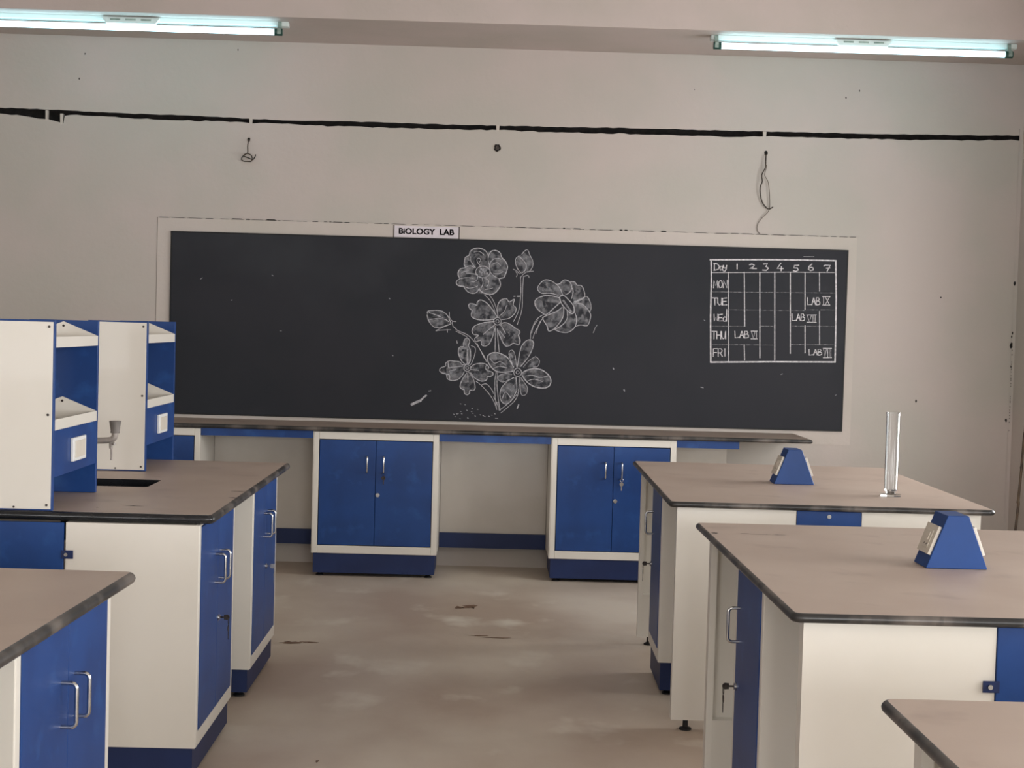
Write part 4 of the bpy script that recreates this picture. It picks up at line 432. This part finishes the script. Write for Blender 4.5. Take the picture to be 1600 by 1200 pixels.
# ================= cabinets =================
def handle_bm(z, ln=.10, dep=.034, r=.005):
    # vertical bow handle on the plane y=0, projecting to -y
    c = .012; P = [(0, .001, z+ln/2), (0, -dep+c, z+ln/2)]
    P += [(0, -dep+c-c*math.sin(a), z+ln/2-c+c*math.cos(a)) for a in (PI/6, PI/3, PI/2)]
    P += [(0, -dep+c-c*math.sin(a), z-ln/2+c-c*math.cos(a)) for a in (PI/2, PI/3, PI/6)]
    P += [(0, -dep+c, z-ln/2), (0, .001, z-ln/2)]
    return tube(bmesh.new(), P, r, 10)
def lock_bm(z):
    bm = bmesh.new(); tube(bm, [(0, 0, z), (0, -.004, z)], .0125, 18); tube(bm, [(0, -.003, z), (0, -.008, z)], .0095, 18); bx(bm, -.0012, .0012, -.0085, -.0078, z-.005, z+.005); return bm
def cabinet(label, w, dep=.45, zb=.143, zt=.8635, doors=2, group=None, lock_z=.505, hz=.692, handle_side=None, plinth_in=.012, ft=.044):
    """front on y=0 facing -y, x 0..w, body to +y"""
    t = thing('base_cabinet', label, 'cabinet', group=group)
    fr = .036; fb = .048; th = .018
    bm = bmesh.new()                                     # carcass: side, top, bottom, back
    bx(bm, 0, .004, .002, dep, zb, zt); bx(bm, w-.004, w, .002, dep, zb, zt)
    bx(bm, .0041, w-.0041, .02, dep, zb, zb+.018); bx(bm, .0041, w-.0041, .02, dep, zt-.018, zt); bx(bm, .0041, w-.0041, dep-.01, dep, zb+.0182, zt-.0182)
    obj('carcass', bm, M['cream'], t)
    bm = bmesh.new()                                     # front frame with a stepped inner lip
    for (a, b, c, d) in ((.0042, fr, zb, zt), (w-fr, w-.0042, zb, zt)): bx(bm, a, b, 0, .0179, c, d, bev=.0025)
    for (c, d) in ((zb, zb+fb), (zt-ft, zt)): bx(bm, fr, w-fr, 0, .0179, c, d, bev=.0025)
    obj('front_frame', bm, M['cream'], t)
    obj('inner_shadow_panel', box(fr+.001, w-fr-.001, .018, .0195, zb+fb+.001, zt-ft-.001), M['blackgap'], t)
    x0, x1 = fr+.004, w-fr-.004; z0, z1 = zb+fb+.004, zt-ft-.004
    if doors == 2:
        xm = (x0+x1)/2; spans = [(x0, xm-.0012, xm-.05, None), (xm+.0012, x1, xm+.05, xm+.016)]
    else:
        spans = [(x0, x1, x0+.05 if handle_side == 'l' else x1-.05, x0+.03 if handle_side == 'l' else x1-.03)]
    for a, b, hx, lx in spans:
        d = obj('door', box(a, b, -.002, .017, z0, z1, bev=.002), M['blue'], t)
        h = obj('handle', handle_bm(hz), M['chrome'], d, True); h.location = (hx, -.002, 0); h['label'] = 'chrome bow handle'
        if lx:
            q = obj('lock', lock_bm(lock_z), M['chrome'], d, True); q.location = (lx, -.002, 0); q['label'] = 'round chrome lock'
    bm = bmesh.new(); bx(bm, plinth_in, w-plinth_in, .012, dep-.03, .022, zb-.0005); obj('plinth', bm, M['navy'], t)
    for fx in (.05, w-.05):
        for fy in (.05, dep-.08):
            bm = bmesh.new(); lathe(bm, [(0, 0), (.024, 0), (.024, .006), (.012, .014), (.010, .0215), (0, .0215)], 14, (fx, fy, 0)); obj('levelling_foot', bm, M['rubber'], t, True)
    return t
def key_bunch(label, m, hang=False):
    """at a lock (y=0 is the lock face): key shank in the lock, ring and a hanging key; or only hung on a handle"""
    t = thing('key', label, 'key', group='keys on the cabinet doors')
    bm = bmesh.new()
    if not hang:
        tube(bm, [(0, .0, 0), (0, -.014, 0)], .0028, 8); prism(bm, [(-.024, -.009), (-.014, -.009), (-.014, .009), (-.024, .009)], 'x', -.0012, .0012)
        prism(bm, [(-.024+.010*math.cos(a), .010*math.sin(a)) for a in [i*PI/7 for i in range(14)]], 'x', -.0011, .0011)
        obj('lock_key', bm, m, t); y0 = -.030; z0 = -.004
        bm = bmesh.new()
    else: y0 = -.012; z0 = 0
    tube(bm, [(.010*math.sin(a), y0, z0-.010+.010*math.cos(a)) for a in [i*2*PI/16 for i in range(17)]], .0011, 6, False); obj('split_ring', bm, m, t, True)
    bm = bmesh.new(); zc = z0-.034
    prism(bm, [(.0125*math.cos(a), zc+.0125*math.sin(a)) for a in [i*PI/8 for i in range(16)]], 'y', y0-.001, y0+.001)
    prism(bm, [(-.0032, zc-.010), (.0032, zc-.010), (.0032, zc-.036), (.0005, zc-.042), (-.0032, zc-.036)], 'y', y0-.0009, y0+.0009)
    obj('hanging_key', bm, m, t)
    return t

# ---- wall cabinets under the chalkboard ----
YC0 = 9.33
W = .7635
c1 = cabinet('blue two-door cabinet under chalkboard, leftmost fully visible from the aisle', W, .48, zt=.8835, group='cabinets under the chalkboard'); c1.location = (-1.037, YC0, 0)
def recab(src, label, loc, rz=0):
    c = copy_tree(src); c['label'] = label; c.location = loc; c.rotation_euler = (0, 0, rz); return c
recab(c1, 'blue two-door cabinet under chalkboard, half hidden behind the right island bench', (.411, YC0, 0))
recab(c1, 'blue two-door cabinet under chalkboard, partly hidden behind the left shelf rack', (-2.485, YC0, 0))
k = key_bunch('small dark key bunch hanging on left visible wall cabinet handle', M['darkmetal'], True); k.location = (-1.037+W/2+.05, YC0-.012, .646)
k = key_bunch('bright silver key hanging on right wall cabinet handle', M['chrome'], True); k.location = (.411+W/2+.05, YC0-.012, .646)
# counter along the wall
wc = thing('wall_counter', 'long narrow dusty counter running below the chalkboard', 'counter', (-.55, 9.3, .914))
bm = worktop_bm(-2.6, 2.55, 0, .558, t=.026, r=.006)
obj('counter_top', bm, [M['top'], M['edge'], M['edgeclean']], wc)
for a, b in ((-2.485+W, -1.037), (-1.037+W, .411), (.411+W, 1.56)):
    bm = bmesh.new(); bx(bm, a+.002+.55, b-.002+.55, .035, .053, .842-.914, .887-.914); obj('apron_rail', bm, M['blue'], wc)
for a, b in ((-2.485+W, -1.037), (-1.037+W, .411), (.411+W, 1.56)):
    bm = bmesh.new(); bx(bm, a+.002+.55, b-.002+.55, .49, .51, .129-.914, .224-.914); obj('foot_rail', bm, M['navy'], wc)
for a, b in ((-2.485+W, -1.037), (-1.037+W, .411), (.411+W, 1.56)):
    bm = bmesh.new(); bx(bm, a+.002+.55, b-.002+.55, .512, .52, .224-.914, .885-.914); obj('back_panel', bm, M['back'], wc)

# ================= left islands =================
def service_panel(label, w, z0, z1, tab=None, dot=False):
    t = thing('service_panel', label, 'panel')
    obj('panel_sheet', box(0, w, 0, .012, z0, z1, bev=.002), M['blue'], t)
    if tab is not None:
        bm = bmesh.new(); bx(bm, tab[0]-.017, tab[0]+.017, -.016, -.0125, tab[1]-.014, tab[1]+.014, bev=.003) if False else bx(bm, tab[0]-.02, tab[0]+.02, -.0035, -.0003, tab[1]-.014, tab[1]+.014, bev=.001)
        g = obj('latch_tab', bm, M['navy'], t)
        bm = bmesh.new(); tube(bm, [(tab[0]-.003, -.004, tab[1]), (tab[0]-.003, -.008, tab[1])], .006, 12); obj('latch_screw', bm, M['chrome'], g)
    if dot:
        bm = bmesh.new(); tube(bm, [(w/2, 0, z1-.02), (w/2, -.004, z1-.02)], .008, 12); obj('panel_screw', bm, M['chrome'], t)
    return t
WD = .72
ZT = .864
L2 = Bench(-.888, 5.09); L3 = Bench(-.880, 3.945, 0); L3 = Bench(-.880+.0, 3.945, math.radians(-1.6))
# left far island (its near corner at the bench origin)
mk_worktop(L2, 'brown dusty worktop of the left island with the sink and both shelf racks', -1.44, 0, 1.99, hole=(-.72, -.402, .815, 1.085), clean=True)
lc = cabinet('blue two-door cabinet at near end of left sink island, facing the aisle', WD, .44, zb=.118, zt=ZT, hz=.674, lock_z=.488, ft=.006, group='aisle cabinets of the left islands')
L2.put(lc, -.046, .0, 0, PI/2); lc.location.y -= .01
def at_left(bench, label, x, y, opp=False):
    c = copy_tree(lc); c['label'] = label
    return bench.put(c, x, y, 0, -PI/2 if opp else PI/2)
at_left(L2, 'blue two-door cabinet at far end of left sink island, beyond the knee gap', -.046, 1.165)
at_left(L2, 'cabinet on hidden far side of left sink island, near end', -1.388, WD-.0, True).location.y -= .01
at_left(L2, 'cabinet on hidden far side of left sink island, far end', -1.388, 1.165+WD, True)
sp = service_panel('blue service panel with latch tab on near end of left sink island', .455, .022, ZT-.001, tab=(.468, .758)); L2.put(sp, -.948, -.013, 0)
# keys
def lock_pos(bench, x, y, zb=.505, side=1): return (x, y, zb)
k = key_bunch('dark key bunch hanging in lock of near left island cabinet', M['darkmetal']); L2.put(k, -.046+.010, -.01+WD/2+.016, .488, PI/2)
k = key_bunch('silver key bunch in lock of far cabinet on left sink island', M['chrome']); L2.put(k, -.046+.010, 1.165+WD/2+.016, .488, PI/2)
# sink bowl under the worktop
bm = bmesh.new(); o_ = rrect(-.735, -.387, .80, 1.10, .03, 3); i_ = rrect(-.715, -.407, .82, 1.08, .02, 3)
R0 = [bm.verts.new((x, y, -.0305)) for x, y in o_]; R1 = [bm.verts.new((x, y, -.0305)) for x, y in i_]; R2 = [bm.verts.new((x, y, -.20)) for x, y in i_]; R3 = [bm.verts.new((x, y, -.21)) for x, y in o_]
n = len(o_)
for a, b in ((R0, R1), (R1, R2), (R3, R0)):
    for q in range(n): bm.faces.new((a[q], a[(q+1) % n], b[(q+1) % n], b[q]))
bm.faces.new(R2); bm.faces.new(R3)
sk = obj('sink', bm, M['blackgap']); tag(sk, 'dark rectangular sink bowl let into the left island worktop', 'sink'); L2.put(sk, 0, 0, H)
# reagent racks
RW = .252
def side_plate(y, outer, parent, bottom=.0):
    # blue board with a cream sheet screwed on its outer side (outer=-1 faces the camera)
    p = obj('side_plate', box(-RW/2, RW/2, y-.009, y+.009, .001, .634, bev=.0015), M['blue'], parent)
    ys = y+outer*.0095; cs = obj('cover_sheet', box(-RW/2+.004, RW/2-.005, ys, ys+outer*.003, .006, .628, bev=.001), M['cream'], p); cs['label'] = 'cream cover sheet'
    bm = bmesh.new()
    for x in (-RW/2+.018, RW/2-.018):
        for z in (.02, .32, .612): tube(bm, [(x, ys+outer*.003, z), (x, ys+outer*.0055, z)], .0045, 8)
    tube(bm, [(0, ys+outer*.003, .012), (0, ys+outer*.0055, .012)], .0035, 8)
    obj('screw', bm, M['darkmetal'], cs)
    return p
def rack(label, ln):
    t = thing('reagent_rack', label, 'rack', group='reagent racks on the left island')
    side_plate(0, -1, t); side_plate(ln, 1, t)
    y0, y1 = .0095, ln-.0095
    for zf in (.267, .543):
        bm = bmesh.new(); h = RW/2
        bx(bm, -h, h, y0, y1, zf, zf+.004)
        for s in (-1, 1): bx(bm, s*h, s*(h-.004), y0, y1, zf+.0041, zf+.036)
        for ya, yb in ((y0, y0+.003), (y1-.003, y1)):
            prism(bm, [(-h+.0041, zf+.0041), (h-.0041, zf+.0041), (h-.0041, zf+.037), (0, zf+.086), (-h+.0041, zf+.037)], 'y', ya, yb)
        tr = obj('shelf_tray', bm, M['cream'], t)
        bm = bmesh.new(); tube(bm, [(0, y1-.003, zf+.070), (0, y1-.0055, zf+.070)], .0045, 8); obj('tray_screw', bm, M['darkmetal'], tr)
    pb = obj('power_box', box(-RW/2, RW/2, y0, y1, .110, .2665, bev=.001), M['blue'], t)
    for s in (1, -1):
        bm = bmesh.new(); bx(bm, s*(RW/2+.0005), s*(RW/2+.011), ln*.36, ln*.66, .146, .228, bev=.002)
        so = obj('power_socket', bm, M['white'], pb); so['label'] = 'white switch and socket plate'
        bm = bmesh.new(); bx(bm, s*(RW/2+.0112), s*(RW/2+.014), ln*.40, ln*.62, .158, .216, bev=.001); obj('rocker_switch', bm, M['ivory'], so)
    return t
rk = rack('reagent rack with cream end plate and shelf trays, nearer one on left island', .564); L2.put(rk, -1.5545+.888, 5.116-5.09, H)
rk2 = copy_tree(rk); rk2['label'] = 'reagent rack with cream end plate behind the tap, farther one on left island'; L2.put(rk2, -1.5545+.888, 6.508-5.09, H)
# tap beside the sink
tp = thing('water_tap', 'grey goose-neck lab tap with plastic cup, between the two racks', 'tap', (-1.60, 6.10, H))
bm = bmesh.new(); lathe(bm, [(0, 0.001), (.03, .001), (.03, .008), (.014, .014), (.012, .15), (.015, .155), (.015, .172), (0, .175)], 18); obj('tap_column', bm, M['greytap'], tp, True)
bm = bmesh.new(); tube(bm, catmull3([(.008, 0, .157), (.06, 0, .158), (.105, 0, .160), (.128, 0, .166), (.136, 0, .18), (.137, 0, .205)], 4), .0125, 14); obj('tap_arm', bm, M['greytap'], tp, True)
bm = bmesh.new(); lathe(bm, [(0, .190), (.0175, .190), (.0185, .194), (.017, .198), (.0225, .232), (.0235, .238), (.021, .2385), (.018, .236), (0, .236)], 22, (.137, 0, 0)); obj('tap_cup', bm, M['bell'], tp, True)
bm = bmesh.new(); tube(bm, [(.122, 0, .160), (.122, 0, .128)], [.009, .007], 12); tube(bm, [(.124, 0, .13), (.1245, 0, .085)], [.0042, .0035], 10); tube(bm, [(.1245, 0, .088), (.1245, 0, .082)], .005, 10); tube(bm, [(.13, -.008, .148), (.14, -.014, .148)], .006, 10); obj('tap_nozzle', bm, M['greytap'], tp, True)

# left near island (bench origin at its far aisle corner)
o = obj('bench_worktop', worktop_bm(-1.44, 0, -1.99, 0), [M['top'], M['edge'], M['edgeclean']]); tag(o, 'brown worktop of nearest left island with dusty rounded edge, lower left corner', 'worktop', 'island bench worktops'); L3.put(o, 0, 0, H)
at_left(L3, 'blue two-door cabinet with scuffed doors on the nearest left island, lower left corner', -.041, -.10-WD)
at_left(L3, 'cabinet at near end of the nearest left island, outside the picture', -.041, -1.19-WD)
at_left(L3, 'cabinet on hidden far side of nearest left island, far end', -1.388, -.085, True)
at_left(L3, 'cabinet on hidden far side of nearest left island, near end', -1.388, -1.165, True)
k = key_bunch('silver key in cabinet lock of nearest left island at bottom edge', M['chrome']); L3.put(k, -.041+.010, -.10-WD/2+.016, .488, PI/2)

# ================= right islands =================
ZT = .872
def end_panel(label, w=.46, two=True):
    """sheet steel end frame, smooth outer face on y=0 facing -y, folded hollow inside; x 0..1.18"""
    t = thing('end_panel', label, 'panel', group='end panels of the right islands')
    for a, b in ((0, w), (w+.255, 2*w+.255)):
        bm = bmesh.new(); z0, z1 = .042, ZT-.001
        bx(bm, a, b, 0, .004, z0, z1)
        for q0, q1 in ((a, a+.022), (b-.022, b)): bx(bm, q0, q1, .0041, .045, z0, z1)
        bx(bm, a+.0221, b-.0221, .0041, .045, z0, z0+.21); bx(bm, a+.0221, b-.0221, .0041, .045, z1-.03, z1)
        s = obj('panel_sheet', bm, M['cream'], t)
        for fx in (a+.06, b-.06):
            bm = bmesh.new(); lathe(bm, [(0, 0), (.024, 0), (.024, .007), (.011, .013), (.010, .0415), (0, .0415)], 14, (fx, .022, 0)); obj('levelling_foot', bm, M['rubber'], s, True)
    return t
class RB: pass
rc = cabinet('blue single-door cabinet of middle right island, handle over its key lock', .46, .44, zb=.143, zt=ZT, doors=1, group='aisle cabinets of the right islands', handle_side='l', hz=.692, ft=.016)
ep = end_panel('large cream end panel on near end of middle right island')
def right_island(bench, first, ly, near_lab, far_lab, cab_lab, sp_lab, top_lab, ycab, panel=True, rhs=True):
    mk_worktop(bench, top_lab, 0, 1.262, ly, t=.023)
    if near_lab: q = ep if first else copy_tree(ep); q['label'] = near_lab; bench.put(q, .036, .035, 0)
    q = copy_tree(ep); q['label'] = far_lab; bench.put(q, .036+1.175, ly-.12+.0, 0, PI)
    q = rc if first else copy_tree(rc); q['label'] = cab_lab; bench.put(q, .036, ycab+.46, 0, -PI/2)
    q = copy_tree(rc); q['label'] = cab_lab[1]; bench.put(q, .036+1.175, ycab, 0, PI/2)
    q['label'] = 'cabinet on the window side of ' + sp_lab[1]
    s = service_panel(sp_lab[0], .251, .06, ZT-.001, tab=(-.012, .728) if first else None, dot=not first); bench.put(s, .036+.462, .031, 0)
R2b = Bench(.732, 3.567, 0); R1b = Bench(.717, 5.872, math.radians(-.9)); R3b = Bench(.727, 1.065, 0)
right_island(R2b, True, 1.69, 'large cream end panel on near end of middle right island', 'cream hollow end panel at far end of middle right island, behind its key',
    'blue single-door cabinet of middle right island, handle above a hanging key', ('blue service panel with latch tab on near end of middle right island', 'middle right island'), 'brown dusty worktop of middle right island carrying the larger blue switch box', .545)
right_island(R1b, False, 1.80, 'tall cream end panel with black foot, near end of farthest right island', 'cream hollow end panel at far end of farthest right island',
    'narrow blue single-door cabinet of farthest right island beside the aisle', ('short visible blue service panel below worktop of farthest right island', 'farthest right island'), 'brown worktop of farthest right island carrying the glass cylinder', .595)
right_island(R3b, False, 1.692, 'end panel at near end of nearest right island, outside the picture', 'cream end panel under worktop at the lower right picture corner',
    'single-door cabinet of nearest right island, outside the picture', ('service panel of nearest right island, outside the picture', 'nearest right island'), 'dark-edged worktop corner of nearest right island, bottom right of picture', .545)
k = key_bunch('dark key bunch in lock of middle right island cabinet', M['darkmetal']); R2b.put(k, .036-.010, .545+.46-.070, .505, -PI/2)
k = key_bunch('dark key in lock of farthest right island cabinet', M['darkmetal']); R1b.put(k, .036-.010, .595+.46-.070, .505, -PI/2)

# switch boxes: truncated wedge housings
def switch_box(label):
    t = thing('switch_box', label, 'switch box', group='switch boxes on the right islands')
    w0, w1, h, d = .176, .060, .152, .125
    bm = bmesh.new(); prism(bm, [(-w0/2, .001), (w0/2, .001), (w1/2, h), (-w1/2, h)], 'y', 0, d)
    bmesh.ops.bevel(bm, geom=list(bm.edges), offset=.0015, segments=1, affect='EDGES')
    obj('housing', bm, M['blue'], t)
    ang = math.atan2((w0-w1)/2, h)
    for s in (-1, 1):
        mid = Vector((s*(w0+w1)/4, 0, h/2)); up = Vector((-s*math.sin(ang), 0, math.cos(ang))); nrm = Vector((s*math.cos(ang), 0, math.sin(ang)))
        mm = Matrix((( nrm.x, 0, up.x, mid.x), (nrm.y, 1, up.y, mid.y), (nrm.z, 0, up.z, mid.z), (0, 0, 0, 1)))
        bm = box(.0005, .010, .008, d-.008, -.042, .044, bev=.0015); bm.transform(mm); pl = obj('socket_plate', bm, M['ivory'], t)
        bm = box(.0102, .0125, .030, d-.034, -.026, .028, bev=.001); bx(bm, .0126, .0150, .045, .070, -.004, .022, bev=.0008); bm.transform(mm); sw = obj('rocker_switch', bm, M['ivory'], pl)
        bm = bmesh.new()
        for yy in (.045, .066): tube(bm, [(.0126, yy, -.016), (.0130, yy, -.016)], .003, 8)
        bm.transform(mm); obj('socket_hole', bm, M['darkmetal'], sw)
    return t
sb = switch_box('blue wedge-shaped switch box on middle right island, the nearer larger one'); R2b.put(sb, 1.353-.732, 4.325-3.567, H)
sb2 = copy_tree(sb); sb2['label'] = 'blue wedge-shaped switch box on farthest right island, near the counter end'; R1b.put(sb2, .628, .80, H)

# measuring cylinder
mc = thing('measuring_cylinder', 'tall clear glass measuring cylinder standing on the farthest right island', 'cylinder', (1.680, 6.285, H))
bm = bmesh.new(); lathe(bm, [(0, .022), (.0245, .022), (.027, .026), (.027, .338), (.030, .344), (.0295, .347), (.0262, .347), (.0245, .340), (.0245, .030), (0, .028)], 36); obj('glass_tube', bm, M['glass'], mc, True)
bm = bmesh.new(); prism(bm, [(.046*math.cos(a), .046*math.sin(a)) for a in [i*PI/3+.3 for i in range(6)]], 'z', .001, .009)
lathe(bm, [(.043, .009), (.022, .012), (.014, .0215), (0, .0215)], 24); obj('glass_foot', bm, M['glass'], mc, True)
bm = bmesh.new()
for i in range(20):
    z = .05+i*.0135; n_ = 5 if i % 5 == 0 else 3
    tube(bm, [(.0273*math.cos(a), .0273*math.sin(a), z) for a in [-PI/2-.25+j*.1*(1 if n_ == 3 else 1) for j in range(n_)]], .0004, 4, False)
obj('graduation', bm, M['white'], mc)

# bamboo stick leaning in the right back corner
P0 = Vector((3.119, 8.9, .427)); P1 = Vector((3.221, 9.1, .951)); d = P1-P0
base = P0 - d*(.427-.006)/d.z; tip = P0 + d*((3.385-3.119)/d.x)
bs = thing('bamboo_stick', 'thin dark bamboo stick leaning against right wall corner', 'stick', tuple(base))
bm = bmesh.new(); V = tip-base; pts = []; rr = []; NN = 9
for i in range(NN):
    for (t_, r_) in ((0, .0105), (.04, .0085), (.5, .0078), (.94, .0085)): pts.append(V*((i+t_)/NN)+Vector((.004*math.sin(i), 0, 0))*t_); rr.append(r_*(1-.25*i/NN))
pts.append(V); rr.append(.006); tube(bm, pts, rr, 10); obj('bamboo_cane', bm, M['bamboo'], bs, True)

# dark stains and chips, thin flakes lying on floor and worktops
def blot(parent, spots, m, name, z):
    random.seed(21)
    for x, y, rx, ry in spots:
        bm = bmesh.new(); n = 16
        bm.faces.new([bm.verts.new((x+rx*math.cos(2*PI*i/n)*random.uniform(.35, 1.1), y+ry*math.sin(2*PI*i/n)*random.uniform(.35, 1.1), z)) for i in range(n)])
        q = obj(name, bm, m, parent)
        q.matrix_parent_inverse = parent.matrix_world.inverted()
bpy.context.view_layer.update()
fl = bpy.data.objects['floor']
M['stain'] = mat('floor_stain', srgb(112, 84, 64), srgb(140, 112, 90), 12, .7)
M['chip'] = mat('worktop_chip', srgb(52, 46, 42), srgb(80, 70, 64), 20, .7)

def by_label(s): return [o for o in bpy.data.objects if o.get('label', '').startswith(s)][0]
blot(fl, [(-.051, 8.435, .055, .09), (-.11, 8.40, .03, .05), (-.904, 7.372, .07, .03), (-.82, 7.39, .05, .02), (.0, 7.64, .06, .02), (.09, 7.60, .09, .015), (-.559, 5.373, .008, .02)], M['stain'], 'floor_stain', .0012)
blot(by_label('brown dusty worktop of middle'), [(.913, 4.976, .045, .006), (.86, 4.985, .02, .004), (.97, 4.97, .03, .004), (.76, 4.978, .012, .02)], M['chip'], 'worktop_scuff', H+.0006)
blot(by_label('brown dusty worktop of the left'), [(-1.214, 5.312, .022, .010), (-1.19, 5.30, .03, .006), (-1.311, 5.235, .006, .008), (-.925, 5.84, .035, .010), (-.915, 5.62, .02, .012)], M['chip'], 'worktop_scuff', H+.0006)
